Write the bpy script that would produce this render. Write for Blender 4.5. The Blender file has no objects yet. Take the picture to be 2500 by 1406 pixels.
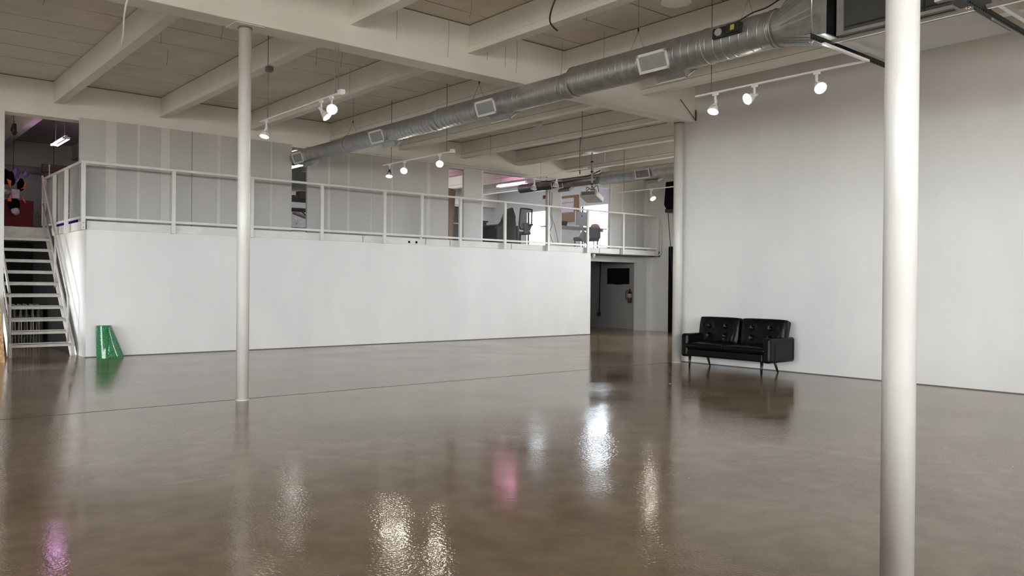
import bpy, bmesh, math, random
from mathutils import Vector, Matrix
random.seed(7)
sc = bpy.context.scene
COL = sc.collection
PI = math.pi
# ------------------------------------------------------------------ camera
Rv = Vector((0.7630427, -0.6462838, 0.0091151)); Uv = Vector((-0.0048346, 0.0083952, 0.9999531)); Fv = Vector((0.6463300, 0.7630510, -0.0032813))
cd = bpy.data.cameras.new('camera'); cam = bpy.data.objects.new('camera', cd); COL.objects.link(cam)
cd.sensor_fit = 'HORIZONTAL'; cd.sensor_width = 36.0; cd.lens = 36.0 * 1975.93 / 2500.0
cd.clip_start = 0.05; cd.clip_end = 200
m = Matrix((Rv, Uv, -Fv)).transposed().to_4x4(); m.translation = Vector((0, 0, 1.35)); cam.matrix_world = m
sc.camera = cam
# ------------------------------------------------------------------ world, exposure
w = bpy.data.worlds.new('world'); sc.world = w; w.use_nodes = True
# overcast daylight: bright sky above the horizon, darker street and pavement below it
wt = w.node_tree; wbg = wt.nodes['Background']; wtc = wt.nodes.new('ShaderNodeTexCoord'); wsx = wt.nodes.new('ShaderNodeSeparateXYZ'); wrp = wt.nodes.new('ShaderNodeValToRGB')
wt.links.new(wtc.outputs['Generated'], wsx.inputs[0]); wad = wt.nodes.new('ShaderNodeMath'); wad.operation = 'MULTIPLY_ADD'; wad.inputs[1].default_value = 0.5; wad.inputs[2].default_value = 0.5
wt.links.new(wsx.outputs['Z'], wad.inputs[0]); wt.links.new(wad.outputs[0], wrp.inputs[0])
we = wrp.color_ramp.elements; we[0].position = 0.486; we[0].color = (0.31, 0.292, 0.262, 1); we[1].position = 0.502; we[1].color = (0.96, 0.98, 1.0, 1)
wt.links.new(wrp.outputs[0], wbg.inputs[0]); wbg.inputs[1].default_value = 38.5
sc.view_settings.view_transform = 'Standard'; sc.view_settings.look = 'None'; sc.view_settings.gamma = 1; sc.view_settings.exposure = 0.0
sc.view_settings.use_curve_mapping = False
sc.cycles.use_denoising = True; sc.cycles.max_bounces = 10; sc.cycles.diffuse_bounces = 6; sc.cycles.glossy_bounces = 4
sc.cycles.sample_clamp_indirect = 6.0
# ------------------------------------------------------------------ large lights: daylight through the loading windows behind / left of the camera
def area(name, loc, aim, sx, sy, power, col=(1, 1, 1), spread=180):
    l = bpy.data.lights.new(name, 'AREA'); l.shape = 'RECTANGLE'; l.size = sx; l.size_y = sy; l.energy = power; l.color = col; l.spread = math.radians(spread)
    o = bpy.data.objects.new(name, l); COL.objects.link(o); o.location = loc
    o.rotation_euler = Vector(aim).to_track_quat('-Z', 'Y').to_euler(); return o
def portal(name, loc, aim, sx, sy):
    o = area(name, loc, aim, sx, sy, 1.0); o.data.cycles.is_portal = True
WZ0, WZ1 = 1.9, 3.9
XL, YB = -13.0, -12.0
LEFT_WINDOWS = [(-11.3, -7.3), (-6.3, -2.3), (-1.3, 2.7), (3.7, 6.2)]; BACK_WINDOWS = [(-11.8, -7.8), (-6.8, -2.8), (-1.8, 2.2), (4.0, 8.0)]
for a_, b_ in LEFT_WINDOWS: portal('window_daylight', (XL-0.1, (a_+b_)/2, (WZ0+WZ1)/2), (1, 0, 0), WZ1-WZ0, b_-a_)
for a_, b_ in BACK_WINDOWS: portal('window_daylight', ((a_+b_)/2, YB-0.1, (WZ0+WZ1)/2), (0, 1, 0), b_-a_, WZ1-WZ0)
portal('window_daylight', (19.45, 11.3, 3.1), (-1, 0, 0), 1.6, 3.2)  # unseen end-wall opening added to brighten the far bay

# ------------------------------------------------------------------ helpers
def tag(o, label=None, cat=None, group=None, kind=None):
    if label: o['label'] = label
    if cat: o['category'] = cat
    if group: o['group'] = group
    if kind: o['kind'] = kind
    return o
def thing(name, label, cat, loc, group=None, rotz=0.0):
    o = bpy.data.objects.new(name, None); COL.objects.link(o); o.location = loc; o.rotation_euler = (0, 0, rotz); o.empty_display_size = 0.1
    return tag(o, label, cat, group)
def origin_of(p):
    v = Vector((0, 0, 0))
    while p is not None:
        v = v + Vector(p.location); p = p.parent
    return v
class MB:
    def __init__(s): s.v = []; s.f = []; s.mi = []; s.sm = []
    def face(s, idx, mi=0, sm=False): s.f.append(tuple(idx)); s.mi.append(mi); s.sm.append(sm)
    def box(s, a, b, mi=0):
        x0, y0, z0 = a; x1, y1, z1 = b
        if x0 > x1: x0, x1 = x1, x0
        if y0 > y1: y0, y1 = y1, y0
        if z0 > z1: z0, z1 = z1, z0
        n = len(s.v); s.v += [(x0,y0,z0),(x1,y0,z0),(x1,y1,z0),(x0,y1,z0),(x0,y0,z1),(x1,y0,z1),(x1,y1,z1),(x0,y1,z1)]
        for q in ((3,2,1,0),(4,5,6,7),(0,1,5,4),(1,2,6,5),(2,3,7,6),(3,0,4,7)): s.face([n+i for i in q], mi)
        return s
    def cbox(s, c, d, mi=0): return s.box([c[i]-d[i]/2 for i in range(3)], [c[i]+d[i]/2 for i in range(3)], mi)
    def obox(s, c, ax, d, mi=0):  # oriented box: centre, 3 axes, 3 sizes
        c = Vector(c); A = [Vector(a).normalized()*(dd/2) for a, dd in zip(ax, d)]; n = len(s.v)
        for sx, sy, sz in ((-1,-1,-1),(1,-1,-1),(1,1,-1),(-1,1,-1),(-1,-1,1),(1,-1,1),(1,1,1),(-1,1,1)):
            s.v.append(tuple(c + A[0]*sx + A[1]*sy + A[2]*sz))
        for q in ((3,2,1,0),(4,5,6,7),(0,1,5,4),(1,2,6,5),(2,3,7,6),(3,0,4,7)): s.face([n+i for i in q], mi)
        return s
    def bar(s, p, q, wd, ht, mi=0, up=(0,0,1)):
        p = Vector(p); q = Vector(q); d = (q-p); L = d.length; d.normalize(); side = d.cross(Vector(up))
        if side.length < 1e-4: side = d.cross(Vector((1,0,0)))
        side.normalize(); u = side.cross(d)
        return s.obox((p+q)/2, (d, side, u), (L, wd, ht), mi)
    def tube(s, pts, r, n=8, mi=0, cap=True, closed=False):
        pts = [Vector(p) for p in pts]; N = len(pts); rr = r if isinstance(r, (list, tuple)) else [r]*N
        rings = []; prev = None
        for i, p in enumerate(pts):
            if closed: t = (pts[(i+1) % N]-pts[i-1])
            else: t = (pts[min(i+1, N-1)]-pts[max(i-1, 0)])
            t.normalize()
            if prev is None:
                a = t.cross(Vector((0,0,1)));
                if a.length < 1e-3: a = t.cross(Vector((1,0,0)))
            else: a = prev - t*prev.dot(t)
            a.normalize(); b = t.cross(a); prev = a; base = len(s.v)
            for k in range(n):
                th = 2*PI*k/n; s.v.append(tuple(p + (a*math.cos(th)+b*math.sin(th))*rr[i]))
            rings.append(base)
        for i in range(N if closed else N-1):
            A = rings[i]; B = rings[(i+1) % N]
            for k in range(n): s.face((A+k, A+(k+1) % n, B+(k+1) % n, B+k), mi, True)
        if cap and not closed:
            s.face([rings[0]+k for k in range(n)][::-1], mi); s.face([rings[-1]+k for k in range(n)], mi)
        return s
    def lathe(s, prof, c=(0,0,0), axis=(0,0,1), n=24, mi=0, capa=True, capb=True):
        ax = Vector(axis).normalized(); a = ax.cross(Vector((0,0,1)))
        if a.length < 1e-3: a = Vector((1,0,0))
        a.normalize(); b = ax.cross(a); c = Vector(c); rings = []
        for (r, h) in prof:
            base = len(s.v); rings.append(base)
            for k in range(n):
                th = 2*PI*k/n; s.v.append(tuple(c + ax*h + (a*math.cos(th)+b*math.sin(th))*max(r, 1e-5)))
        for A, B in zip(rings, rings[1:]):
            for k in range(n): s.face((A+k, A+(k+1) % n, B+(k+1) % n, B+k), mi, True)
        if capa: s.face([rings[0]+k for k in range(n)][::-1], mi)
        if capb: s.face([rings[-1]+k for k in range(n)], mi)
        return s
    def prism(s, poly, d, mi=0):  # poly: 3d points, extruded by vector d
        n = len(poly); b = len(s.v); d = Vector(d)
        s.v += [tuple(Vector(p)) for p in poly] + [tuple(Vector(p)+d) for p in poly]
        s.face([b+i for i in range(n)][::-1], mi); s.face([b+n+i for i in range(n)], mi)
        for i in range(n): s.face((b+i, b+(i+1) % n, b+n+(i+1) % n, b+n+i), mi)
        return s
    def grid(s, fn, nu, nv, mi=0, sm=True):
        b = len(s.v)
        for j in range(nv+1):
            for i in range(nu+1): s.v.append(tuple(fn(i/nu, j/nv)))
        for j in range(nv):
            for i in range(nu):
                q = b+j*(nu+1)+i; s.face((q, q+1, q+nu+2, q+nu+1), mi, sm)
        return s
    def build(s, name, mats, parent=None, world=True, bevel=0.0, label=None, cat=None, group=None, kind=None, seg=2, subsurf=0, org=None, smooth=None, recalc=True):
        if not isinstance(mats, (list, tuple)): mats = [mats]
        if world and parent is not None: off = origin_of(parent)
        elif world:
            if org is None:
                xs = [v[0] for v in s.v]; ys = [v[1] for v in s.v]; zs = [v[2] for v in s.v]
                org = ((min(xs)+max(xs))/2, (min(ys)+max(ys))/2, min(zs))
            off = Vector(org)
        else: off = Vector((0,0,0))
        me = bpy.data.meshes.new(name); me.from_pydata([tuple(Vector(v)-off) for v in s.v], [], s.f)
        for mt in mats: me.materials.append(mt)
        for p, mi, sm in zip(me.polygons, s.mi, s.sm): p.material_index = mi; p.use_smooth = sm if smooth is None else smooth
        if recalc:
            bm = bmesh.new(); bm.from_mesh(me); bmesh.ops.recalc_face_normals(bm, faces=bm.faces); bm.to_mesh(me); bm.free()
        o = bpy.data.objects.new(name, me); COL.objects.link(o)
        if parent is not None: o.parent = parent
        elif world: o.location = off
        if bevel:
            b = o.modifiers.new('bevel', 'BEVEL'); b.width = bevel; b.segments = seg; b.limit_method = 'ANGLE'; b.angle_limit = math.radians(40)
        if subsurf:
            b = o.modifiers.new('subsurf', 'SUBSURF'); b.levels = subsurf; b.render_levels = subsurf
        return tag(o, label, cat, group, kind)
def copy_tree(o, parent=None):
    c = o.copy(); COL.objects.link(c); c.parent = parent
    for ch in list(o.children): copy_tree(ch, c)
    return c
def spline(pts, n=8):
    P = [Vector(p) for p in pts]; out = []
    for i in range(len(P)-1):
        p0 = P[max(i-1, 0)]; p1 = P[i]; p2 = P[i+1]; p3 = P[min(i+2, len(P)-1)]
        for k in range(n):
            t = k/n; out.append(0.5*((2*p1)+(-p0+p2)*t+(2*p0-5*p1+4*p2-p3)*t*t+(-p0+3*p1-3*p2+p3)*t**3))
    out.append(P[-1]); return out

# ------------------------------------------------------------------ materials
def mat(name, col, rough=0.6, metal=0.0, spec=0.5, emit=None, es=0.0, coat=0.0, trans=0.0, alpha=1.0, ior=None):
    M = bpy.data.materials.new(name); M.use_nodes = True; b = M.node_tree.nodes['Principled BSDF']
    b.inputs['Base Color'].default_value = (*col, 1); b.inputs['Roughness'].default_value = rough; b.inputs['Metallic'].default_value = metal
    b.inputs['Specular IOR Level'].default_value = spec; b.inputs['Coat Weight'].default_value = coat; b.inputs['Transmission Weight'].default_value = trans; b.inputs['Alpha'].default_value = alpha
    if ior: b.inputs['IOR'].default_value = ior
    if emit: b.inputs['Emission Color'].default_value = (*emit, 1); b.inputs['Emission Strength'].default_value = es
    return M
def N(M, t, **k):
    n = M.node_tree.nodes.new(t)
    for a, b in k.items():
        if a in n.inputs: n.inputs[a].default_value = b
        else: setattr(n, a, b)
    return n
def L(M, a, b): M.node_tree.links.new(a, b)
def noisy(name, c1, c2, scale=2.0, rough=0.6, stretch=(1, 1, 1), detail=4, bump=0.0, bscale=60, bdist=0.002, lo=0.35, hi=0.65, metal=0.0, spec=0.5, rough2=None, coat=0.0):
    M = mat(name, c1, rough, metal, spec, coat=coat); b = M.node_tree.nodes['Principled BSDF']
    tc = N(M, 'ShaderNodeTexCoord'); mp = N(M, 'ShaderNodeMapping'); mp.inputs['Scale'].default_value = stretch
    geo = N(M, 'ShaderNodeNewGeometry'); L(M, geo.outputs['Position'], mp.inputs['Vector'])
    nz = N(M, 'ShaderNodeTexNoise', Scale=scale, Detail=detail, Roughness=0.6); L(M, mp.outputs[0], nz.inputs['Vector'])
    rp = N(M, 'ShaderNodeValToRGB'); rp.color_ramp.elements[0].position = lo; rp.color_ramp.elements[1].position = hi
    rp.color_ramp.elements[0].color = (*c1, 1); rp.color_ramp.elements[1].color = (*c2, 1)
    L(M, nz.outputs['Fac'], rp.inputs[0]); L(M, rp.outputs[0], b.inputs['Base Color'])
    if rough2 is not None:
        mr = N(M, 'ShaderNodeMapRange'); mr.inputs['From Min'].default_value = lo; mr.inputs['From Max'].default_value = hi; mr.inputs['To Min'].default_value = rough; mr.inputs['To Max'].default_value = rough2
        L(M, nz.outputs['Fac'], mr.inputs['Value']); L(M, mr.outputs[0], b.inputs['Roughness'])
    if bump:
        n2 = N(M, 'ShaderNodeTexNoise', Scale=bscale, Detail=3); L(M, geo.outputs['Position'], n2.inputs['Vector'])
        bp = N(M, 'ShaderNodeBump', Strength=bump, Distance=bdist); L(M, n2.outputs['Fac'], bp.inputs['Height']); L(M, bp.outputs[0], b.inputs['Normal'])
    return M
M = {}
M['wall'] = noisy('white_wall_paint', (0.715, 0.72, 0.72), (0.80, 0.80, 0.795), 0.55, 0.6, (1, 1, 0.45), 5, 0.12, 90, lo=0.35, hi=0.62)
M['wall_shaded'] = noisy('wall_paint_with_deck_shade', (0.42, 0.42, 0.42), (0.48, 0.48, 0.47), 0.6, 0.6, (1, 1, 0.3), 4)  # wall colour darkened to stand in for the deck's shadow
M['office_wall'] = noisy('office_wall_paint', (0.74, 0.74, 0.77), (0.78, 0.78, 0.80), 0.6, 0.6)
M['cream'] = noisy('cream_beam_paint', (0.76, 0.735, 0.68), (0.82, 0.80, 0.75), 1.3, 0.6, (1, 1, 1), 5, 0.25, 40)
M['steel_white'] = noisy('white_gloss_column_paint', (0.60, 0.585, 0.555), (0.66, 0.645, 0.615), 3, 0.28, (1, 1, 0.5), 3, 0.5, 60, 0.0015, rough2=0.42)
M['rail'] = noisy('white_rail_paint', (0.66, 0.66, 0.64), (0.72, 0.72, 0.70), 5, 0.45)
M['fascia'] = noisy('white_timber_fascia', (0.64, 0.64, 0.62), (0.72, 0.72, 0.70), 3, 0.6, (1, 1, 2))
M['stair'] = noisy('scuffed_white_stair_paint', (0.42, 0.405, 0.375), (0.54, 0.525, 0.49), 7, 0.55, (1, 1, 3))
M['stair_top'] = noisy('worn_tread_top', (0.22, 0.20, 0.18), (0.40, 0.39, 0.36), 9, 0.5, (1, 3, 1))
M['board'] = noisy('grey_drywall_board', (0.49, 0.485, 0.48), (0.55, 0.54, 0.53), 0.9, 0.7, (1, 1, 0.4), 4)
M['tape'] = noisy('joint_compound_stripe', (0.60, 0.59, 0.565), (0.65, 0.64, 0.61), 1.5, 0.7)
M['board_light'] = noisy('pale_partition_board', (0.58, 0.58, 0.58), (0.64, 0.64, 0.64), 0.9, 0.6, (1, 1, 0.4))
M['flange_shadow'] = mat('painted_flange_shadow', (0.22, 0.195, 0.165), 0.8)  # brown tone of the shadow line above the rib flanges
M['seam'] = mat('dark_board_seam', (0.16, 0.16, 0.16), 0.8)
M['galv'] = noisy('galvanised_steel', (0.36, 0.38, 0.38), (0.46, 0.48, 0.48), 9, 0.34, (1, 1, 1), 5, rough2=0.45, metal=0.75)
M['galv_dark'] = noisy('dark_grey_flexible_duct', (0.16, 0.165, 0.17), (0.24, 0.245, 0.25), 9, 0.35, metal=0.7)
M['black'] = mat('black_paint', (0.012, 0.012, 0.012), 0.45)
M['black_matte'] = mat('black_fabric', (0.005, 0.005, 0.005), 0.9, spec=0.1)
M['charcoal'] = noisy('charcoal_unit_case', (0.045, 0.045, 0.045), (0.06, 0.06, 0.058), 2, 0.5)
M['slot_steel'] = mat('dark_slotted_angle_iron', (0.03, 0.034, 0.032), 0.45, 0.4)
M['grille'] = mat('white_register_frame', (0.78, 0.78, 0.77), 0.4)
M['grille_in'] = mat('grey_register_bars', (0.24, 0.24, 0.235), 0.5)
M['lamp_white'] = mat('white_lamp_housing', (0.80, 0.80, 0.79), 0.35)
M['lens'] = mat('lit_lamp_lens', (1, 1, 1), 0.3, emit=(1.0, 0.93, 0.78), es=70)
M['lens_off'] = mat('unlit_lamp_lens', (0.55, 0.55, 0.55), 0.15)
M['rod'] = mat('grey_hanger_rod', (0.20, 0.19, 0.17), 0.5, 0.5)
M['wire'] = mat('brown_grey_wire', (0.24, 0.22, 0.19), 0.6)
M['whitecable'] = mat('white_cable', (0.85, 0.86, 0.88), 0.4)
M['leg'] = mat('black_wooden_leg', (0.01, 0.009, 0.009), 0.35)
M['wood'] = noisy('brown_plywood', (0.20, 0.13, 0.075), (0.30, 0.20, 0.12), 2, 0.6, (6, 6, 0.5))
M['darkwood'] = noisy('dark_wood_shelf', (0.055, 0.048, 0.038), (0.10, 0.085, 0.07), 3, 0.6)
M['cork'] = noisy('cork', (0.30, 0.18, 0.11), (0.38, 0.24, 0.15), 30, 0.9)
M['paper'] = noisy('pinned_papers', (0.75, 0.68, 0.78), (0.82, 0.78, 0.85), 4, 0.8)
M['ink'] = mat('dark_print', (0.06, 0.05, 0.06), 0.8)
M['alu'] = mat('brushed_aluminium', (0.62, 0.63, 0.65), 0.3, 0.8)
M['grey_plastic'] = mat('grey_plastic', (0.42, 0.42, 0.40), 0.5)
M['mesh_black'] = mat('black_chair_mesh', (0.03, 0.03, 0.034), 0.6, alpha=0.72)
M['black_plastic'] = mat('black_plastic', (0.022, 0.023, 0.026), 0.5)
M['desk'] = mat('pale_grey_desktop', (0.50, 0.47, 0.46), 0.5)
M['red'] = mat('red_enamel', (0.14, 0.01, 0.01), 0.3)
M['darkred'] = mat('dark_red_cloth', (0.16, 0.02, 0.02), 0.8)
M['orange'] = mat('orange_strap', (0.85, 0.13, 0.03), 0.6)
M['pinkwhite'] = mat('pale_cloth', (0.62, 0.55, 0.60), 0.8)
M['blue'] = mat('blue_plastic', (0.02, 0.03, 0.40), 0.5)
M['purple'] = mat('purple_foil', (0.25, 0.17, 0.42), 0.2, 0.3)
M['brown'] = mat('brown_cardboard', (0.22, 0.13, 0.10), 0.8)
M['tan'] = mat('tan_leather_bag', (0.42, 0.20, 0.13), 0.6)
M['greycloth'] = mat('grey_cushion_cloth', (0.20, 0.21, 0.22), 0.9)
M['pink_tube'] = mat('pink_fluorescent_tube', (1, 1, 1), 0.4, emit=(1.0, 0.36, 0.64), es=17)
M['purple_tube'] = mat('violet_fluorescent_tube', (1, 1, 1), 0.4, emit=(0.9, 0.42, 0.95), es=13)
M['white_tube'] = mat('white_fluorescent_tube', (1, 1, 1), 0.4, emit=(1.0, 0.97, 0.92), es=42)
M['pane'] = mat('bright_daylit_pane', (0.9, 0.93, 1.0), 0.2, emit=(0.80, 0.90, 1.0), es=13.0)
M['pane_soft'] = mat('frosted_daylit_pane', (0.9, 0.93, 1.0), 0.3, emit=(0.90, 0.95, 1.0), es=2.2)
M['label_paper'] = mat('paper_label', (0.62, 0.62, 0.60), 0.7)
M['yellow'] = mat('yellow_label', (0.45, 0.36, 0.06), 0.6)
M['screen'] = mat('black_screen', (0.004, 0.004, 0.005), 0.35)
M['tray'] = noisy('white_drip_tray', (0.56, 0.57, 0.58), (0.62, 0.63, 0.64), 2, 0.5)
M['chrome'] = mat('bright_rod', (0.75, 0.75, 0.75), 0.2, 1.0)
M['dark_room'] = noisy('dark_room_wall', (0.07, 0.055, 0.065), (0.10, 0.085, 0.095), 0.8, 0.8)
# glazing between rail bars: thin clear sheet
g = bpy.data.materials.new('clear_rail_sheet'); g.use_nodes = True; nt = g.node_tree; nt.nodes.remove(nt.nodes['Principled BSDF'])
out = nt.nodes['Material Output']; mix = nt.nodes.new('ShaderNodeMixShader'); tr = nt.nodes.new('ShaderNodeBsdfTransparent'); gl = nt.nodes.new('ShaderNodeBsdfGlossy'); gl.inputs['Roughness'].default_value = 0.25
tr.inputs[0].default_value = (0.93, 0.935, 0.935, 1); mix.inputs[0].default_value = 0.02
nt.links.new(tr.outputs[0], mix.inputs[1]); nt.links.new(gl.outputs[0], mix.inputs[2]); nt.links.new(mix.outputs[0], out.inputs[0]); M['sheet'] = g
def sheet_mat(name, amt, c1, c2):
    q = bpy.data.materials.new(name); q.use_nodes = True; t = q.node_tree; t.nodes.remove(t.nodes['Principled BSDF']); o = t.nodes['Material Output']
    mx = t.nodes.new('ShaderNodeMixShader'); a_ = t.nodes.new('ShaderNodeBsdfTransparent'); d_ = t.nodes.new('ShaderNodeBsdfPrincipled'); d_.inputs['Roughness'].default_value = 0.35
    geo = t.nodes.new('ShaderNodeNewGeometry'); mp = t.nodes.new('ShaderNodeMapping'); mp.inputs['Scale'].default_value = (1, 1, 0.15); nz = t.nodes.new('ShaderNodeTexNoise'); nz.inputs['Scale'].default_value = 5.0
    r = t.nodes.new('ShaderNodeValToRGB'); r.color_ramp.elements[0].position = 0.35; r.color_ramp.elements[1].position = 0.65; r.color_ramp.elements[0].color = (*c1, 1); r.color_ramp.elements[1].color = (*c2, 1)
    t.links.new(geo.outputs['Position'], mp.inputs[0]); t.links.new(mp.outputs[0], nz.inputs['Vector']); t.links.new(nz.outputs['Fac'], r.inputs[0]); t.links.new(r.outputs[0], d_.inputs['Base Color'])
    mx.inputs[0].default_value = amt; t.links.new(a_.outputs[0], mx.inputs[1]); t.links.new(d_.outputs[0], mx.inputs[2]); t.links.new(mx.outputs[0], o.inputs[0]); return q
M['frosted'] = sheet_mat('hazy_grey_plastic_sheet', 0.72, (0.34, 0.35, 0.35), (0.52, 0.53, 0.53)); M['sheet'] = sheet_mat('clear_plastic_sheet', 0.015, (0.42, 0.42, 0.42), (0.55, 0.55, 0.55))
g2 = g.copy(); g2.name = 'clear_window_glass'; g2.node_tree.nodes['Transparent BSDF'].inputs[0].default_value = (0.97, 0.98, 0.98, 1); M['clear_pane'] = g2
def leather():
    X = mat('black_leather', (0.0022, 0.0022, 0.0026), 0.30, spec=0.22); b = X.node_tree.nodes['Principled BSDF']
    tc = N(X, 'ShaderNodeTexCoord'); n1 = N(X, 'ShaderNodeTexNoise', Scale=9.0, Detail=5, Roughness=0.55, Distortion=1.2); L(X, tc.outputs['Object'], n1.inputs['Vector'])
    n2 = N(X, 'ShaderNodeTexNoise', Scale=220.0, Detail=2); L(X, tc.outputs['Object'], n2.inputs['Vector'])
    b1 = N(X, 'ShaderNodeBump', Strength=0.30, Distance=0.012); L(X, n1.outputs['Fac'], b1.inputs['Height'])
    b2 = N(X, 'ShaderNodeBump', Strength=0.2, Distance=0.001); L(X, n2.outputs['Fac'], b2.inputs['Height']); L(X, b1.outputs[0], b2.inputs['Normal']); L(X, b2.outputs[0], b.inputs['Normal'])
    return X
M['leather'] = leather()
# ceiling slab with plank seams across the bays
def slab_mat():
    X = noisy('painted_plank_slab', (0.68, 0.63, 0.56), (0.77, 0.725, 0.66), 1.6, 0.75, (1, 1, 1), 6, 0.3, 30)
    b = X.node_tree.nodes['Principled BSDF']; src = b.inputs['Base Color'].links[0].from_socket
    geo = N(X, 'ShaderNodeNewGeometry'); sp = N(X, 'ShaderNodeSeparateXYZ'); L(X, geo.outputs['Position'], sp.inputs[0])
    a = N(X, 'ShaderNodeMath', operation='ADD'); a.inputs[1].default_value = 0.575; L(X, sp.outputs['Y'], a.inputs[0])
    d = N(X, 'ShaderNodeMath', operation='DIVIDE'); d.inputs[1].default_value = 0.828; L(X, a.outputs[0], d.inputs[0])
    fr = N(X, 'ShaderNodeMath', operation='FRACT'); L(X, d.outputs[0], fr.inputs[0])
    lt = N(X, 'ShaderNodeMath', operation='LESS_THAN'); lt.inputs[1].default_value = 0.022; L(X, fr.outputs[0], lt.inputs[0])
    nz = N(X, 'ShaderNodeTexNoise', Scale=0.9, Detail=3); L(X, geo.outputs['Position'], nz.inputs['Vector'])
    mr = N(X, 'ShaderNodeMapRange'); mr.inputs['From Min'].default_value = 0.4; mr.inputs['From Max'].default_value = 0.6; mr.inputs['To Min'].default_value = 0.35; mr.inputs['To Max'].default_value = 1.0; L(X, nz.outputs['Fac'], mr.inputs['Value'])
    mu = N(X, 'ShaderNodeMath', operation='MULTIPLY'); L(X, lt.outputs[0], mu.inputs[0]); L(X, mr.outputs[0], mu.inputs[1])
    mx = N(X, 'ShaderNodeMixRGB'); L(X, mu.outputs[0], mx.inputs[0]); L(X, src, mx.inputs[1]); mx.inputs[2].default_value = (0.16, 0.13, 0.10, 1); L(X, mx.outputs[0], b.inputs['Base Color'])
    return X
M['slab'] = slab_mat()
def floor_mat():
    X = mat('polished_concrete', (0.15, 0.12, 0.095), 0.18, spec=0.5, ior=1.62); b = X.node_tree.nodes['Principled BSDF']
    geo = N(X, 'ShaderNodeNewGeometry')
    n1 = N(X, 'ShaderNodeTexNoise', Scale=0.55, Detail=6, Roughness=0.62, Distortion=0.6); L(X, geo.outputs['Position'], n1.inputs['Vector'])
    r1 = N(X, 'ShaderNodeValToRGB'); e = r1.color_ramp.elements; e[0].position = 0.32; e[1].position = 0.70; e[0].color = (0.235, 0.168, 0.108, 1); e[1].color = (0.37, 0.285, 0.20, 1)
    L(X, n1.outputs['Fac'], r1.inputs[0])
    n2 = N(X, 'ShaderNodeTexNoise', Scale=4.0, Detail=5, Roughness=0.6); L(X, geo.outputs['Position'], n2.inputs['Vector'])
    r2 = N(X, 'ShaderNodeValToRGB'); e = r2.color_ramp.elements; e[0].position = 0.35; e[1].position = 0.68; e[0].color = (0.84, 0.83, 0.82, 1); e[1].color = (1.10, 1.10, 1.10, 1); L(X, n2.outputs['Fac'], r2.inputs[0])
    mx = N(X, 'ShaderNodeMixRGB', blend_type='MULTIPLY'); mx.inputs[0].default_value = 1.0; L(X, r1.outputs[0], mx.inputs[1]); L(X, r2.outputs[0], mx.inputs[2])
    # speckle aggregate
    v = N(X, 'ShaderNodeTexVoronoi', Scale=70.0); L(X, geo.outputs['Position'], v.inputs['Vector'])
    sp = N(X, 'ShaderNodeMath', operation='LESS_THAN'); sp.inputs[1].default_value = 0.16; L(X, v.outputs['Distance'], sp.inputs[0])
    n3 = N(X, 'ShaderNodeTexNoise', Scale=0.8, Detail=4); L(X, geo.outputs['Position'], n3.inputs['Vector'])
    m3 = N(X, 'ShaderNodeMapRange'); m3.inputs['From Min'].default_value = 0.52; m3.inputs['From Max'].default_value = 0.68; m3.inputs['To Max'].default_value = 0.5; L(X, n3.outputs['Fac'], m3.inputs['Value'])
    mm = N(X, 'ShaderNodeMath', operation='MULTIPLY'); L(X, sp.outputs[0], mm.inputs[0]); L(X, m3.outputs[0], mm.inputs[1])
    mx2 = N(X, 'ShaderNodeMixRGB'); L(X, mm.outputs[0], mx2.inputs[0]); L(X, mx.outputs[0], mx2.inputs[1]); mx2.inputs[2].default_value = (0.40, 0.31, 0.22, 1)
    # control joint along the column row
    s = N(X, 'ShaderNodeSeparateXYZ'); L(X, geo.outputs['Position'], s.inputs[0])
    wv = N(X, 'ShaderNodeTexNoise', Scale=1.2, Detail=2); L(X, geo.outputs['Position'], wv.inputs['Vector'])
    ad = N(X, 'ShaderNodeMath', operation='MULTIPLY_ADD'); ad.inputs[1].default_value = 0.06; L(X, wv.outputs['Fac'], ad.inputs[0]); L(X, s.outputs['Y'], ad.inputs[2])
    sb = N(X, 'ShaderNodeMath', operation='SUBTRACT'); sb.inputs[1].default_value = 9.22; L(X, ad.outputs[0], sb.inputs[0])
    ab = N(X, 'ShaderNodeMath', operation='ABSOLUTE'); L(X, sb.outputs[0], ab.inputs[0]); lt = N(X, 'ShaderNodeMath', operation='LESS_THAN'); lt.inputs[1].default_value = 0.015; L(X, ab.outputs[0], lt.inputs[0])
    m4 = N(X, 'ShaderNodeMath', operation='MULTIPLY'); m4.inputs[1].default_value = 0.7; L(X, lt.outputs[0], m4.inputs[0])
    mx3 = N(X, 'ShaderNodeMixRGB'); L(X, m4.outputs[0], mx3.inputs[0]); 
    def near(sock, c, hw):
        p = N(X, 'ShaderNodeMath', operation='SUBTRACT'); p.inputs[1].default_value = c; L(X, sock, p.inputs[0]); q = N(X, 'ShaderNodeMath', operation='ABSOLUTE'); L(X, p.outputs[0], q.inputs[0])
        r_ = N(X, 'ShaderNodeMapRange'); r_.inputs['From Min'].default_value = hw*1.15; r_.inputs['From Max'].default_value = hw*0.85; L(X, q.outputs[0], r_.inputs['Value']); return r_.outputs[0]
    cur = mx2.outputs[0]
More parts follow.
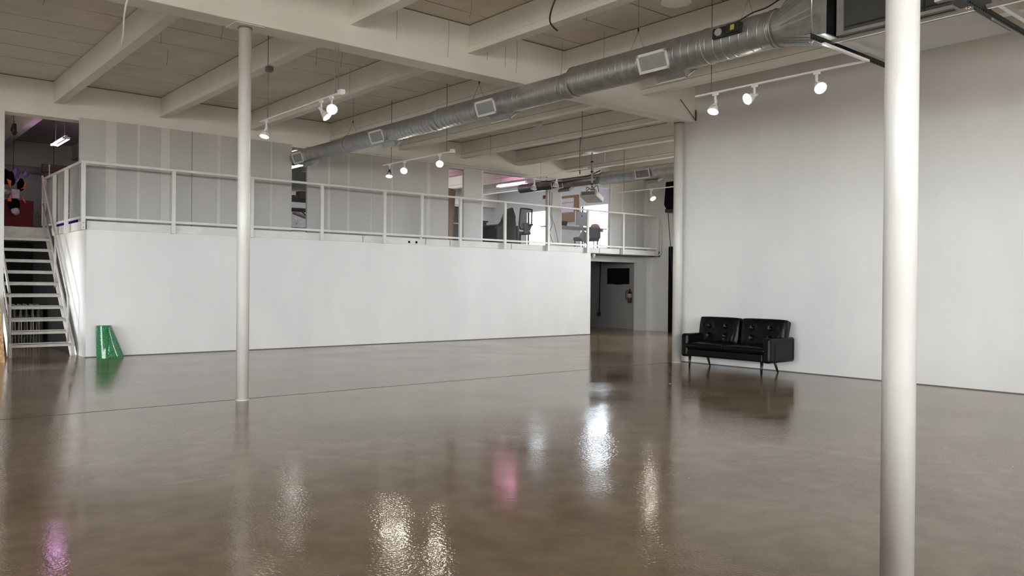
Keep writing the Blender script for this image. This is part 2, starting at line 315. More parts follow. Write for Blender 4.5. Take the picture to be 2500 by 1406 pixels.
    for (cx, cy, hx, hy, amt) in ((1.83, 5.61, 0.15, 0.012, 0.45), (2.13, 5.62, 0.035, 0.014, 0.4), (5.30, 2.95, 0.20, 0.16, 0.12), (1.35, 6.9, 0.12, 0.05, 0.18)):
        pm = N(X, 'ShaderNodeMath', operation='MULTIPLY'); L(X, near(s.outputs['X'], cx, hx), pm.inputs[0]); L(X, near(s.outputs['Y'], cy, hy), pm.inputs[1])
        pk = N(X, 'ShaderNodeMath', operation='MULTIPLY'); pk.inputs[1].default_value = amt; L(X, pm.outputs[0], pk.inputs[0])
        px_ = N(X, 'ShaderNodeMixRGB'); L(X, pk.outputs[0], px_.inputs[0]); L(X, cur, px_.inputs[1]); px_.inputs[2].default_value = (0.52, 0.46, 0.37, 1); cur = px_.outputs[0]
    L(X, cur, mx3.inputs[1]); mx3.inputs[2].default_value = (0.05, 0.04, 0.03, 1); L(X, mx3.outputs[0], b.inputs['Base Color'])
    sq = N(X, 'ShaderNodeMapRange'); sq.inputs['To Min'].default_value = 0.5; sq.inputs['To Max'].default_value = 0.0; L(X, lt.outputs[0], sq.inputs['Value']); sv = N(X, 'ShaderNodeMapRange'); sv.inputs['From Min'].default_value = 0.3; sv.inputs['From Max'].default_value = 0.7; sv.inputs['To Min'].default_value = 0.72; sv.inputs['To Max'].default_value = 1.2; L(X, n2.outputs['Fac'], sv.inputs['Value']); sm = N(X, 'ShaderNodeMath', operation='MULTIPLY'); L(X, sq.outputs[0], sm.inputs[0]); L(X, sv.outputs[0], sm.inputs[1]); L(X, sm.outputs[0], b.inputs['Specular IOR Level'])
    # roughness patches
    mr = N(X, 'ShaderNodeMapRange'); mr.inputs['From Min'].default_value = 0.35; mr.inputs['From Max'].default_value = 0.7; mr.inputs['To Min'].default_value = 0.07; mr.inputs['To Max'].default_value = 0.15; nR = N(X, 'ShaderNodeTexNoise', Scale=0.9, Detail=3); L(X, geo.outputs['Position'], nR.inputs['Vector']); L(X, nR.outputs['Fac'], mr.inputs['Value']); L(X, mr.outputs[0], b.inputs['Roughness'])
    # slow waviness plus orange peel
    b1n = N(X, 'ShaderNodeTexNoise', Scale=1.6, Detail=2); L(X, geo.outputs['Position'], b1n.inputs['Vector'])
    bp1 = N(X, 'ShaderNodeBump', Strength=0.25, Distance=0.006); L(X, b1n.outputs['Fac'], bp1.inputs['Height'])
    b2n = N(X, 'ShaderNodeTexNoise', Scale=48.0, Detail=1.5); L(X, geo.outputs['Position'], b2n.inputs['Vector'])
    nP = N(X, 'ShaderNodeTexNoise', Scale=0.7, Detail=3); L(X, geo.outputs['Position'], nP.inputs['Vector']); mP = N(X, 'ShaderNodeMapRange'); mP.inputs['From Min'].default_value = 0.38; mP.inputs['From Max'].default_value = 0.62; mP.inputs['To Min'].default_value = 0.12; mP.inputs['To Max'].default_value = 0.75; L(X, nP.outputs['Fac'], mP.inputs['Value'])
    bp2 = N(X, 'ShaderNodeBump', Strength=0.4, Distance=0.002); L(X, mP.outputs[0], bp2.inputs['Strength']); L(X, b2n.outputs['Fac'], bp2.inputs['Height']); L(X, bp1.outputs[0], bp2.inputs['Normal']); L(X, bp2.outputs[0], b.inputs['Normal'])
    return X
M['floor'] = floor_mat()
def osb():
    X = mat('oriented_strand_board', (0.5, 0.3, 0.12), 0.7); b = X.node_tree.nodes['Principled BSDF']; geo = N(X, 'ShaderNodeNewGeometry')
    mp = N(X, 'ShaderNodeMapping'); mp.inputs['Scale'].default_value = (30, 10, 12); mp.inputs['Rotation'].default_value = (0, 0.6, 0); L(X, geo.outputs['Position'], mp.inputs[0])
    v = N(X, 'ShaderNodeTexVoronoi', Scale=1.6); L(X, mp.outputs[0], v.inputs['Vector']); r = N(X, 'ShaderNodeValToRGB')
    e = r.color_ramp.elements; e[0].color = (0.30, 0.13, 0.04, 1); e[1].color = (0.80, 0.55, 0.28, 1); L(X, v.outputs['Color'], r.inputs[0]); L(X, r.outputs[0], b.inputs['Base Color']); return X
M['osb'] = osb()
def bubble():
    X = mat('green_bubble_wrap', (0.02, 0.30, 0.10), 0.12, trans=0.0, coat=0.6); b = X.node_tree.nodes['Principled BSDF']; tc = N(X, 'ShaderNodeTexCoord')
    b.inputs['Subsurface Weight'].default_value = 0.0
    v = N(X, 'ShaderNodeTexVoronoi', Scale=48.0); L(X, tc.outputs['Object'], v.inputs['Vector'])
    bp = N(X, 'ShaderNodeBump', Strength=1.0, Distance=0.02, invert=True); L(X, v.outputs['Distance'], bp.inputs['Height']); L(X, bp.outputs[0], b.inputs['Normal'])
    r = N(X, 'ShaderNodeValToRGB'); r.color_ramp.elements[0].color = (0.03, 0.40, 0.15, 1); r.color_ramp.elements[1].color = (0.008, 0.19, 0.06, 1); r.color_ramp.elements[1].position = 0.6; L(X, v.outputs['Distance'], r.inputs[0]); L(X, r.outputs[0], b.inputs['Base Color']); return X
M['bubble'] = bubble()

# ================================================================== STRUCTURE
def struct(name, mb, mt, **k): return mb.build(name, mt, kind='structure', **k)
struct('floor', MB().box((XL-0.2, YB-0.2, -0.12), (19.8, 24.6, 0)), M['floor'])
struct('ceiling', MB().box((XL-0.2, YB-0.2, 4.94), (19.8, 24.6, 5.1)), M['slab'])
# girders (run along X)
for nm, y0, y1 in (('ceiling_girder', -5.97, -5.65), ('ceiling_girder', 1.48, 1.8), ('ceiling_girder', 8.93, 9.25), ('ceiling_girder', 16.42, 16.74), ('ceiling_girder', 23.9, 24.22)):
    struct(nm, MB().box((XL, y0, 4.29), (19.5, y1, 4.928)).box((XL, y0+0.012, 4.92), (19.5, y1-0.012, 4.942), 1), [M['cream'], M['seam']], bevel=0.010)
# ribs (run along Y) in each bay; the ones right of the first carry a bottom flange
for k in range(-8, 9):
    x = 3.09 + 1.815*k
    for (a, b) in ((YB, -5.97), (-5.65, 1.48), (1.8, 8.93), (9.25, 16.42), (16.74, 23.9)):
        if a < 5 and x > 11.6: continue
        mb = MB()
        if k <= 0: mb.box((x, a, 4.54), (x+0.15, b, 4.930)).box((x+0.01, a, 4.92), (x+0.14, b, 4.942), 1)
        else:
            mb.box((x+0.026, a, 4.628), (x+0.134, b, 4.644), 2).box((x+0.032, a, 4.63), (x+0.128, b, 4.930)).box((x+0.042, a, 4.92), (x+0.118, b, 4.942), 1); mb.box((x, a, 4.54), (x+0.16, b, 4.63))  # thin brown strip stands in for the shadow over the flange
        struct('ceiling_rib', mb, [M['cream'], M['seam'], M['flange_shadow']], bevel=0.005)
# right hand wall with sofa, and closing walls
struct('wall_right', MB().box((11.81, YB, 0.012), (12.05, 9.22, 4.94)).box((11.82, YB, 0), (12.04, 9.2, 0.02), 1), [M['wall'], M['seam']])
struct('wall_right_rear', MB().box((12.05, 8.98, 0), (19.3, 9.22, 4.94)), M['wall'])
struct('wall_end', MB().box((19.3, 9.0, 0), (19.6, 9.7, 4.94)).box((19.3, 9.7, 0), (19.6, 12.9, 2.3)).box((19.3, 9.7, 3.9), (19.6, 12.9, 4.94)).box((19.3, 12.9, 0), (19.6, 16.22, 4.94)), M['wall'])
struct('trim_1', MB().box((19.12, 16.22, 0), (19.6, 16.72, 4.94)), M['wall'])
struct('wall_end_lower', MB().box((19.48, 16.72, 0), (19.7, 24.2, 2.2)), M['wall_shaded'])
# office end wall with two window openings
oe = MB()
for (ya, yb, za, zb) in ((16.72, 18.15, 2.2, 4.94), (18.15, 19.38, 2.2, 2.62), (18.15, 19.38, 4.03, 4.94), (19.38, 20.75, 2.2, 4.94), (20.75, 22.15, 2.2, 2.5), (20.75, 22.15, 4.0, 4.94), (22.15, 24.2, 2.2, 4.94)):
    oe.box((19.48, ya, za), (19.7, yb, zb))
struct('wall_office_end', oe, M['office_wall'])
for i, (ya, yb, za, zb) in enumerate(((18.15, 19.38, 2.62, 4.03), (20.75, 22.15, 2.5, 4.0))):
    wd = thing('window_%d' % (i+1), None, None, (19.5, (ya+yb)/2, za)); tag(wd, kind='structure')
    fr = MB(); t = 0.05
    fr.box((19.44, ya-t, zb), (19.56, yb+t, zb+t)).box((19.44, ya-t, za-t), (19.56, yb+t, za)).box((19.44, ya-t, za), (19.56, ya, zb)).box((19.44, yb, za), (19.56, yb+t, zb))
    fr.build('window_frame', M['office_wall'], wd)
    MB().box((19.57, ya, za), (19.58, yb, zb)).build('pane', M['pane'], wd)
struct('wall_office_rear', MB().box((-2.0, 24.2, 0), (19.7, 24.4, 4.94)), M['office_wall'])
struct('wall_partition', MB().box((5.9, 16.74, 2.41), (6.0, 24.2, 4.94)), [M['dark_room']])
# wall left of stairs in the plane of the mezzanine, left wall, back wall with windows
struct('wall_left_rear', MB().box((XL, 16.35, 0), (2.335, 16.42, 4.31)).box((XL, 16.42, 0), (2.335, 16.55, 4.29)), M['wall'])
struct('light_block_partition', MB().box((-1.65, -4.0, 0), (-1.5, 2.6, 1.32)).box((-1.5, -4.0, 0), (2.0, -3.85, 1.2)), M['wall'])  # unseen, added to shade the foreground column base and near floor
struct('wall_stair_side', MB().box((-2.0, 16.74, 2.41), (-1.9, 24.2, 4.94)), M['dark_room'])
lw = MB(); lw.box((XL-0.2, YB, 0), (XL, 16.4, WZ0)).box((XL-0.2, YB, WZ1), (XL, 16.4, 4.94)); prev = YB
for a, b in LEFT_WINDOWS: lw.box((XL-0.2, prev, WZ0), (XL, a, WZ1)); prev = b
lw.box((XL-0.2, prev, WZ0), (XL, 16.4, WZ1)); struct('wall_left', lw, M['wall'])
bw = MB(); bw.box((XL, YB-0.2, 0), (11.81, YB, WZ0)).box((XL, YB-0.2, WZ1), (11.81, YB, 4.94)); prev = XL
for a, b in BACK_WINDOWS: bw.box((prev, YB-0.2, WZ0), (a, YB, WZ1)); prev = b
bw.box((prev, YB-0.2, WZ0), (11.81, YB, WZ1)); struct('wall_back', bw, M['wall'])
wn = 3
def big_window(p0, p1, along):
    global wn
    wd = thing('window_%d' % wn, None, None, (p0[0], p0[1], WZ0)); tag(wd, kind='structure'); wn += 1
    fr = MB(); n = 3
    for i in range(n+1):
        t = i/n; x = p0[0]+(p1[0]-p0[0])*t; y = p0[1]+(p1[1]-p0[1])*t; fr.cbox((x, y, (WZ0+WZ1)/2), (0.05, 0.05, WZ1-WZ0))
    for z in (WZ0+0.03, WZ1-0.03): fr.bar((*p0, z), (*p1, z), 0.05, 0.05)
    fr.build('window_frame', M['rail'], wd)
    MB().bar((*p0, (WZ0+WZ1)/2), (*p1, (WZ0+WZ1)/2), 0.006, WZ1-WZ0).build('pane', M['clear_pane'], wd)
for a, b in LEFT_WINDOWS: big_window((XL-0.08, a+0.03), (XL-0.08, b-0.03), 'y')
for a, b in BACK_WINDOWS: big_window((a+0.03, YB-0.08), (b-0.03, YB-0.08), 'x')
WZ0_, WZ0 = WZ0, 2.3; big_window((19.45, 9.73), (19.45, 12.87), 'y'); WZ0 = WZ0_  # last one: unseen window added in the end wall for far-bay light

# ================================================================== MEZZANINE
struct('wall_mezzanine', MB().box((3.51, 15.82, 0.014), (16.27, 15.95, 2.30)).box((3.53, 15.835, 0), (16.25, 15.94, 0.02), 1), [M['wall'], M['seam']])
struct('wall_mezzanine_side', MB().box((3.51, 15.95, 0), (3.62, 18.68, 2.30)), M['wall'])
struct('trim_2', MB().box((16.27, 16.55, 2.08), (19.12, 16.67, 2.25)), M['wall'])
struct('trim_3', MB().box((3.49, 15.803, 2.275), (19.12, 15.83, 2.425)).box((3.47, 15.803, 2.275), (3.51, 18.68, 2.425)), M['fascia'], bevel=0.003)
struct('floor_mezzanine', MB().box((3.52, 15.85, 2.25), (19.3, 16.72, 2.41)).box((3.52, 16.72, 2.2), (19.48, 24.2, 2.41)).box((-1.9, 18.75, 2.2), (3.52, 24.2, 2.41)), M['darkwood'])
struct('wall_under_mezzanine', MB().box((3.62, 19.9, 0), (19.48, 20.0, 2.2)), M['wall_shaded'])
struct('wall_under_stairs', MB().box((-1.9, 20.4, 0), (3.62, 20.5, 2.2)), M['black_matte'])  # black colour stands in for the deep shade under the stairs
struct('trim_4', MB().box((-1.9, 18.68, 2.16), (3.51, 18.75, 2.43)), M['stair'])
fh = MB()
for x in (10.26, 10.46): fh.cbox((x, 15.801, 2.33), (0.05, 0.008, 0.05))
for x in (9.05, 10.72, 11.42, 13.35, 16.6): fh.cbox((x, 15.801, 2.35), (0.008, 0.006, 0.14))
struct('trim_5', fh, M['black_matte'])
# front guard railing
gr = thing('guard_railing', 'long white guard railing with clear sheets along the mezzanine front edge', 'railing', (3.45, 15.74, 2.28))
MB().box((3.40, 15.715, 3.43), (19.05, 15.765, 3.475)).build('top_rail', M['rail'], gr, bevel=0.004)
MB().box((3.40, 15.72, 2.455), (19.05, 15.76, 2.50)).build('bottom_rail', M['rail'], gr, bevel=0.004)
for i, x in enumerate((3.435, 4.971, 6.487, 8.019, 9.558, 10.561, 11.674, 13.077, 14.571, 16.052, 17.512, 19.025)):
    z0 = 2.455 if i == 5 else 2.265
    p = MB().box((x-0.035, 15.71, z0), (x+0.035, 15.765, 3.43)).box((x-0.03, 15.76, z0), (x+0.03, 15.802, 2.41))
    p.build('post', M['rail'], gr, bevel=0.003)
    if i == 0:
        for z in (2.30, 2.38): MB().cbox((x, 15.708, z), (0.014, 0.012, 0.014)).build('bolt', M['rod'], gr)
xs = (3.47, 4.971, 6.487, 8.019, 9.558, 11.674, 13.077, 14.571, 16.052, 17.512, 19.0)
for a, b in zip(xs, xs[1:]):
    MB().box((a+0.02, 15.768, 2.47), (b-0.02, 15.771, 3.45)).build('clear_sheet', M['sheet'], gr)
sr = thing('guard_railing', 'short white railing with hazy grey sheets running back above the stairs', 'railing', (3.42, 17.3, 2.28))
MB().box((3.39, 15.77, 3.43), (3.44, 18.9, 3.475)).build('top_rail', M['rail'], sr, bevel=0.004)
MB().box((3.40, 15.77, 2.46), (3.44, 18.9, 2.50)).build('bottom_rail', M['rail'], sr, bevel=0.004)
for y in (16.87, 17.9, 18.87):
    MB().box((3.37, y-0.035, 2.24), (3.43, y+0.035, 3.43)).build('post', M['rail'], sr, bevel=0.003)
for a, b in ((15.8, 16.84), (16.9, 17.87), (17.93, 18.84)):
    MB().box((3.443, a, 2.47), (3.446, b, 3.45)).build('hazy_sheet', M['frosted'], sr)
er = thing('guard_railing', 'small white return railing frame at the far right end of the walkway', 'railing', (19.08, 15.9, 2.28))
er_mb = MB().tube(spline([(19.06, 15.74, 3.2), (19.12, 15.73, 3.28), (19.16, 15.72, 3.1), (19.16, 15.72, 2.4), (19.10, 15.73, 2.30), (19.06, 15.74, 2.30)], 5), 0.018)
er_mb.build('bent_tube', M['rail'], er)
# partition panels on the mezzanine: drywall with stripes of joint compound
def panel(x0, x1, stripes, label, z1=4.33, bd='board'):
    mb = MB(); cur = x0; segs = []
    for (a, b, k) in stripes: segs.append((cur, a, 0)); segs.append((a, b, k)); cur = b
    segs.append((cur, x1, 0))
    zs = (2.42, z1)
    for (a, b, k) in segs:
        if b-a < 1e-4: continue
        mb.box((a, 16.33, zs[0]), (b, 16.40, zs[1]), k)
    o = mb.build('partition_panel', [M[bd], M['tape'] if bd == 'board' else M['lamp_white'], M['seam']], label=label, cat='wall panel', group='drywall panels on the mezzanine')
    return o
panel(3.50, 7.61, ((3.94, 4.12, 1), (4.49, 4.53, 1), (4.92, 5.08, 1), (5.50, 5.512, 2), (6.01, 6.07, 1), (7.13, 7.17, 1)), 'wide grey striped drywall panel at the left end of the mezzanine')
panel(7.97, 11.74, ((8.46, 8.52, 1), (8.95, 9.00, 1), (9.55, 9.57, 1), (10.10, 10.14, 1), (11.10, 11.20, 1)), 'wide grey drywall panel behind the second cluster of spotlights')
panel(12.22, 12.83, ((12.79, 12.83, 1),), 'narrow grey drywall panel left of the office chairs', bd='board_light')
panel(15.07, 15.62, ((15.60, 15.62, 1),), 'narrow grey drywall panel with hanging cords beside the pinboard', bd='board_light')
panel(17.60, 19.12, ((17.60, 17.65, 1), (18.10, 18.15, 1), (18.70, 18.74, 1)), 'grey drywall panel with pale studs at the far right of the mezzanine', bd='board_light')
hd = MB().box((8.9, 16.28, 4.30), (14.3, 16.33, 4.335)); 
hd.build('ceiling_track', M['fascia'], label='thin white track along the top of the mezzanine panels', cat='track', bevel=0.003)
for x in (11.95, 12.3, 13.0, 13.55, 14.0): pass
MB().box((11.74, 16.34, 4.25), (15.07, 16.40, 4.31)).build('header_board', M['fascia'], label='narrow white header board above the open office bays', cat='board')
MB().box((15.62, 16.34, 4.22), (17.60, 16.40, 4.31)).build('header_board', M['fascia'], label='narrow white header board above the pinboard bay', cat='board')

# ================================================================== COLUMNS
def column(x, y, r, label, ztop=4.29, cap=True):
    t = thing('steel_column', label, 'column', (x, y, 0), 'round white steel columns')
    MB().lathe([(r, 0), (r, ztop)], (x, y, 0), n=40).build('shaft', M['steel_white'], t)
    if cap: MB().cbox((x, y, ztop-0.002), (0.34, 0.30, 0.008)).build('cap_plate', M['cream'], t, bevel=0.003)
    if cap: MB().lathe([(r+0.008, ztop-0.022), (r+0.008, ztop-0.008)], (x, y, 0), n=32).build('collar', M['rod'], t)
    MB().lathe([(r+0.004, 0.0), (r+0.003, 0.008), (r, 0.012)], (x, y, 0), n=40).build('base_ring', M['steel_white'], t)
column(3.66, 9.11, 0.071, 'round white steel column standing free left of the centre')
column(3.66, 1.64, 0.0705, 'thick looking round white steel column in the right foreground')
column(11.62, 9.14, 0.084, 'round white steel column at the end of the wall behind the sofa')

# ================================================================== STAIRCASE
st = thing('staircase', 'steep white steel staircase with open risers and handrails going up left', 'staircase', (2.93, 17.5, 0))
Y0, dY, rz = 16.45, 0.205, 0.219
for side, x in ((0, 2.42), (1, 3.40)):
    pts = [(x, 16.40, 0), (x, 16.50, 0), (x, 16.60, 0.10), (x, 18.75, 2.21), (x, 18.75, 2.43), (x, 18.62, 2.43), (x, 16.40, 0.24)]
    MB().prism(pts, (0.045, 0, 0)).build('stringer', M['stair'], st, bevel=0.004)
    MB().box((x-0.005, 16.37, 0), (x+0.05, 16.43, 0.26)).build('foot_post', M['stair'], st, bevel=0.003)
for k in range(10):
    y = Y0+dY*k; z = rz*(k+1)
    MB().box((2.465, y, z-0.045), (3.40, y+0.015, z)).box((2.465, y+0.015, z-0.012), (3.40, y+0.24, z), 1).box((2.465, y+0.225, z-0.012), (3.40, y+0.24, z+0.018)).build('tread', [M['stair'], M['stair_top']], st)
for x, s in ((2.44, -1), (3.345, 1)):
    pts = spline([(x, 16.40, 0.26), (x, 16.40, 1.02), (x, 16.44, 1.10)], 3) + spline([(x, 16.50, 1.17), (x, 18.60, 3.30), (x, 18.72, 3.40)], 3)
    MB().tube(pts, 0.022, 8).build('handrail', M['stair'], st)
    MB().tube([(x, 16.42, 0.62), (x, 18.70, 2.92)], 0.016, 8).build('mid_rail', M['stair'], st)
    for y in (17.5, 18.72):
        zz = (y-16.50)*1.015+1.17; MB().tube([(x, y, zz-0.95), (x, y, zz)], 0.02, 8).build('baluster', M['stair'], st)
struct('stair_shade_sheet', MB().prism([(3.447, 16.62, 0.0), (3.447, 20.3, 0.0), (3.447, 20.3, 2.2), (3.447, 18.75, 2.2)], (0.012, 0, 0)), M['black_matte'])  # black sheet added to darken the void under the stairs
# stacked folding chairs behind the steps
fc = thing('folding_chair', 'dark folded chair in the row stored behind the lower stair treads', 'folding chair', (0, 0, 0), 'folding chairs stored under the stairs')
mb = MB()
for dx in (-0.2, 0.2): mb.tube([(dx, -0.02, 0), (dx, 0.0, 0.88)], 0.012, 6).tube([(dx*0.9, 0.03, 0), (dx*0.9, 0.02, 0.75)], 0.010, 6)
mb.tube([(-0.2, 0, 0.87), (0.2, 0, 0.87)], 0.012, 6).tube([(-0.2, -0.02, 0.2), (0.2, -0.02, 0.2)], 0.010, 6)
mb.build('frame', M['rod'], fc)
MB().box((-0.19, -0.015, 0.64), (0.19, 0.015, 0.82)).build('backrest', M['black_plastic'], fc, bevel=0.006)
MB().box((-0.18, 0.028, 0.22), (0.18, 0.05, 0.56)).build('seat', M['black_plastic'], fc, bevel=0.006)
for k in range(8):
    c = fc if k == 0 else copy_tree(fc)
    c.location = (2.56+0.105*k, 18.95+0.03*(k % 2), 0); c.rotation_euler = (0, 0, PI/2)

# OSB sheet leaning at the far left
MB().prism([(1.2, 15.58, 0.0), (2.255, 15.58, 0.0), (2.185, 15.70, 1.12), (1.2, 15.70, 1.12)], (0, 0.02, 0)).build('strand_board', M['osb'], label='orange strand board sheet leaning at the far left edge', cat='board')

# ================================================================== GREEN BUBBLE WRAP ROLL
bw_t = thing('bubble_wrap_roll', 'roll of green bubble wrap standing against the white mezzanine wall', 'bubble wrap', (3.80, 15.58, 0))
def bub(u, v):
    # outer loose layer: a cylinder whose free end flares at the bottom right
    z = 0.575*v; th = -PI*1.05 + u*PI*1.9
    if u < 0.72:
        a = PI*1.05 - (u/0.72)*PI*1.35; r = 0.135; return (3.765 + r*math.cos(a)*(1.0), 15.60 - abs(r*math.sin(a))*0.9 if math.sin(a) > 0 else 15.60 - r*math.sin(a)*-0.9, z+0.004*math.sin(20*u))
    t = (u-0.72)/0.28; a = -0.3*PI; x0 = 3.765+0.135*math.cos(a)
    return (3.86 + t*(0.03+0.19*(1-v)**1.1), 15.50 + t*0.10, z)
def ring(u, v):
    r = 0.125+0.006*math.sin(3*2*PI*u); a = 2*PI*u; lean = 0.06*v
    return (3.755+r*math.cos(a)-0.02*(1-v)*0, 15.56+r*math.sin(a)*0.8+lean, 0.57*v)
MB().grid(ring, 40, 24).build('roll', M['bubble'], bw_t)
def flap(u, v):
    x = 3.80+u*(0.085+0.20*(1-v)); y = 15.455+0.13*u*u+0.05*v+0.008*math.sin(9*u+4*v); return (x, y, 0.565*v+0.006*u)
fl = MB().grid(flap, 18, 24).build('loose_end', M['bubble'], bw_t); so = fl.modifiers.new('solid', 'SOLIDIFY'); so.thickness = 0.004

# ================================================================== SOFA
sf = thing('loveseat', 'black tufted leather two-seat sofa on thin legs against the right wall', 'sofa', (11.35, 7.68, 0))
def pillow(c, d, puff=0.18, ax=None, name='cushion', tuft=(), parent=sf, mt='leather', nu=22, crown=1.0):
    # rounded box cushion; d = (thickness x, width y, height z)
    mb = MB(); cx, cy, cz = c; dx, dy, dz = d
    def P(sx, u, v):
        a = 2*u-1; b = 2*v-1; ed = (1-abs(a)**6)*(1-abs(b)**6)
        t = dx/2*(0.55+0.45*ed**0.35)+puff*dx*(1-a*a)*(1-b*b)
        for (tu, tv) in tuft:
            dd = (u-tu)**2*(dy/dz)**2+(v-tv)**2; t -= 0.20*dx*math.exp(-dd/0.0025)
            t -= 0.10*dx*math.exp(-dd/0.02)
        if sx < 0: t += 0.007*math.sin(46*u+9*math.sin(5*u)+7*v)*math.exp(-((v-0.24)/0.13)**2) + 0.004*math.sin(60*u-11*v)*math.exp(-((v-0.66)/0.09)**2)
        sh = 1-0.03*abs(b)**3; sv = 1-0.04*abs(a)**4
        return (cx+sx*t, cy+a*dy/2*sh, cz+b*dz/2*sv)
    n = nu
    mb.grid(lambda u, v: P(-1, u, v), n, n); mb.grid(lambda u, v: P(1, u, v), n, n)
    b0 = 0; b1 = (n+1)*(n+1); N1 = n+1
    per = [i for i in range(N1)] + [i*N1+n for i in range(1, N1)] + [n*N1+i for i in range(n-1, -1, -1)] + [i*N1 for i in range(n-1, 0, -1)]
    for i in range(len(per)):
        p, q = per[i], per[(i+1) % len(per)]; mb.face((b0+p, b0+q, b1+q, b1+p), 0, True)
    return mb.build(name, M[mt], parent, subsurf=1)
def rotx_y(o, ang):  # lean back
    o.rotation_euler = (0, ang, 0)
for i, cy in enumerate((8.095, 7.265)):
    o = pillow((11.42, cy, 0.625), (0.17, 0.80, 0.46), 0.14, name='back_cushion', tuft=((0.30, 0.64), (0.70, 0.64), (0.30, 0.30), (0.70, 0.30)), nu=44)
    piv = Vector((11.42, cy, 0.42)) - Vector(sf.location); R_ = Matrix.Rotation(0.16, 4, 'Y'); o.matrix_local = Matrix.Translation(piv) @ R_ @ Matrix.Translation(-piv)
for i, cy in enumerate((8.055, 7.305)):
    mb = MB()
    def S(s, u, v, cy=cy):
        a = 2*u-1; b = 2*v-1; e = (1-abs(a)**8)*(1-abs(b)**8); t = 0.055*(0.5+0.5*e**0.35)+0.018*(1-a*a)*(1-b*b)
        return (11.20+a*0.29*(1-0.01*b*b), cy+b*0.372, 0.375+s*t)
    n = 20; mb.grid(lambda u, v: S(1, u, v), n, n); mb.grid(lambda u, v: S(-1, u, v), n, n); b1 = (n+1)**2; N1 = n+1
    per = [k for k in range(N1)] + [k*N1+n for k in range(1, N1)] + [n*N1+k for k in range(n-1, -1, -1)] + [k*N1 for k in range(n-1, 0, -1)]
    for k in range(len(per)): mb.face((per[k], per[(k+1) % len(per)], b1+per[(k+1) % len(per)], b1+per[k]), 0, True)
    mb.build('seat_cushion', M['leather'], sf, subsurf=1)
MB().box((10.93, 6.97, 0.205), (11.62, 8.39, 0.325)).build('seat_base', M['leather'], sf, bevel=0.02, seg=3)
MB().prism([(11.50, 6.97, 0.21), (11.60, 6.97, 0.21), (11.76, 6.97, 0.80), (11.70, 6.97, 0.82), (11.62, 6.97, 0.80)], (0, 1.42, 0)).build('back_frame', M['leather'], sf, bevel=0.02, seg=3)
for y0, y1 in ((6.84, 6.98), (8.38, 8.52)):
    a = MB().box((10.93, y0, 0.19), (11.66, y1, 0.575)); ao = a.build('arm', M['leather'], sf, bevel=0.045, seg=5)
    ys = y0-0.001 if y0 < 7.5 else y1+0.001
    for x in (11.08, 11.58): MB().cbox((x, ys, 0.36), (0.005, 0.004, 0.26)).build('seam', M['black_matte'], ao)
for x, y, sx, sy in ((10.99, 8.37, -0.01, 0.0), (10.99, 7.01, -0.01, 0.0), (11.50, 8.40, 0.09, 0.0), (11.50, 7.12, 0.09, -0.02)):
    MB().tube([(x, y, 0.21), (x+sx, y+sy, 0.0)], [0.026, 0.014], 12).build('leg', M['leg'], sf)

# ================================================================== MAIN DUCT
def spiral(y0, y1, x, z, r, pitch=0.112, n=36, ridge=0.0032, ends=True):
    mb = MB(); offs = (-0.004, 0.0, 0.003, 0.009, 0.012, 0.016); k0 = -2; rows = []
    ky = y0-pitch
    while ky < y1+pitch:
        for o, dr in zip(offs, (0, 0, ridge, ridge, 0, 0)): rows.append((ky+o, dr))
        ky += pitch
    base = []
    for (yy, dr) in rows:
        b = len(mb.v); base.append(b)
        for k in range(n+1):
            th = 2*PI*k/n; y = min(max(yy+pitch*k/n, y0), y1); rr = r+dr; mb.v.append((x+rr*math.cos(th), y, z+rr*math.sin(th)))
    for A, B in zip(base, base[1:]):
        for k in range(n): mb.face((A+k, A+k+1, B+k+1, B+k), 0, True)
    return mb
dX = 7.70
duct = thing('ventilation_duct', 'long silver spiral ventilation duct hanging diagonally across the ceiling', 'air duct', (dX, 10.0, 3.9))
secs = ((4.72, 7.80, 4.104, 0.196), (7.98, 10.93, 4.073, 0.1675), (11.1, 14.0, 4.061, 0.157), (14.15, 16.5, 4.046, 0.144))
for y0, y1, z, r in secs: spiral(y0, y1, dX, z, r).build('duct_section', M['galv'], duct, recalc=False)
for (ya, za, ra), (yb, zb, rb) in (((7.80, 4.104, 0.197), (7.98, 4.073, 0.169)), ((10.93, 4.073, 0.168), (11.1, 4.061, 0.158)), ((14.0, 4.061, 0.158), (14.15, 4.046, 0.145))):
    mb = MB(); prof = []
    def rng(y, z, r): 
        return [(dX+r*math.cos(2*PI*k/36), y, z+r*math.sin(2*PI*k/36)) for k in range(36)]
    rs = [rng(ya-0.02, za, ra+0.004), rng(ya-0.005, za, ra+0.006), rng(ya+0.01, za, ra), rng(ya+0.05, zb, rb+0.001), rng(yb-0.06, zb, rb+0.001), rng(yb-0.05, zb, rb+0.009), rng(yb-0.035, zb, rb+0.009), rng(yb-0.025, zb, rb+0.001), rng(yb, zb, rb+0.006), rng(yb+0.015, zb, rb+0.006), rng(yb+0.02, zb, rb)]
    for q in rs: mb.v += q
    for i in range(len(rs)-1):
        for k in range(36): mb.face((i*36+k, i*36+(k+1) % 36, (i+1)*36+(k+1) % 36, (i+1)*36+k), 0, True)
    mb.build('coupling_ring', M['galv'], duct, recalc=False)
MB().lathe([(0.144, 0), (0.144, 0.01)], (dX, 16.5, 4.046), (0, 1, 0), 36).build('end_cap', M['black'], duct)
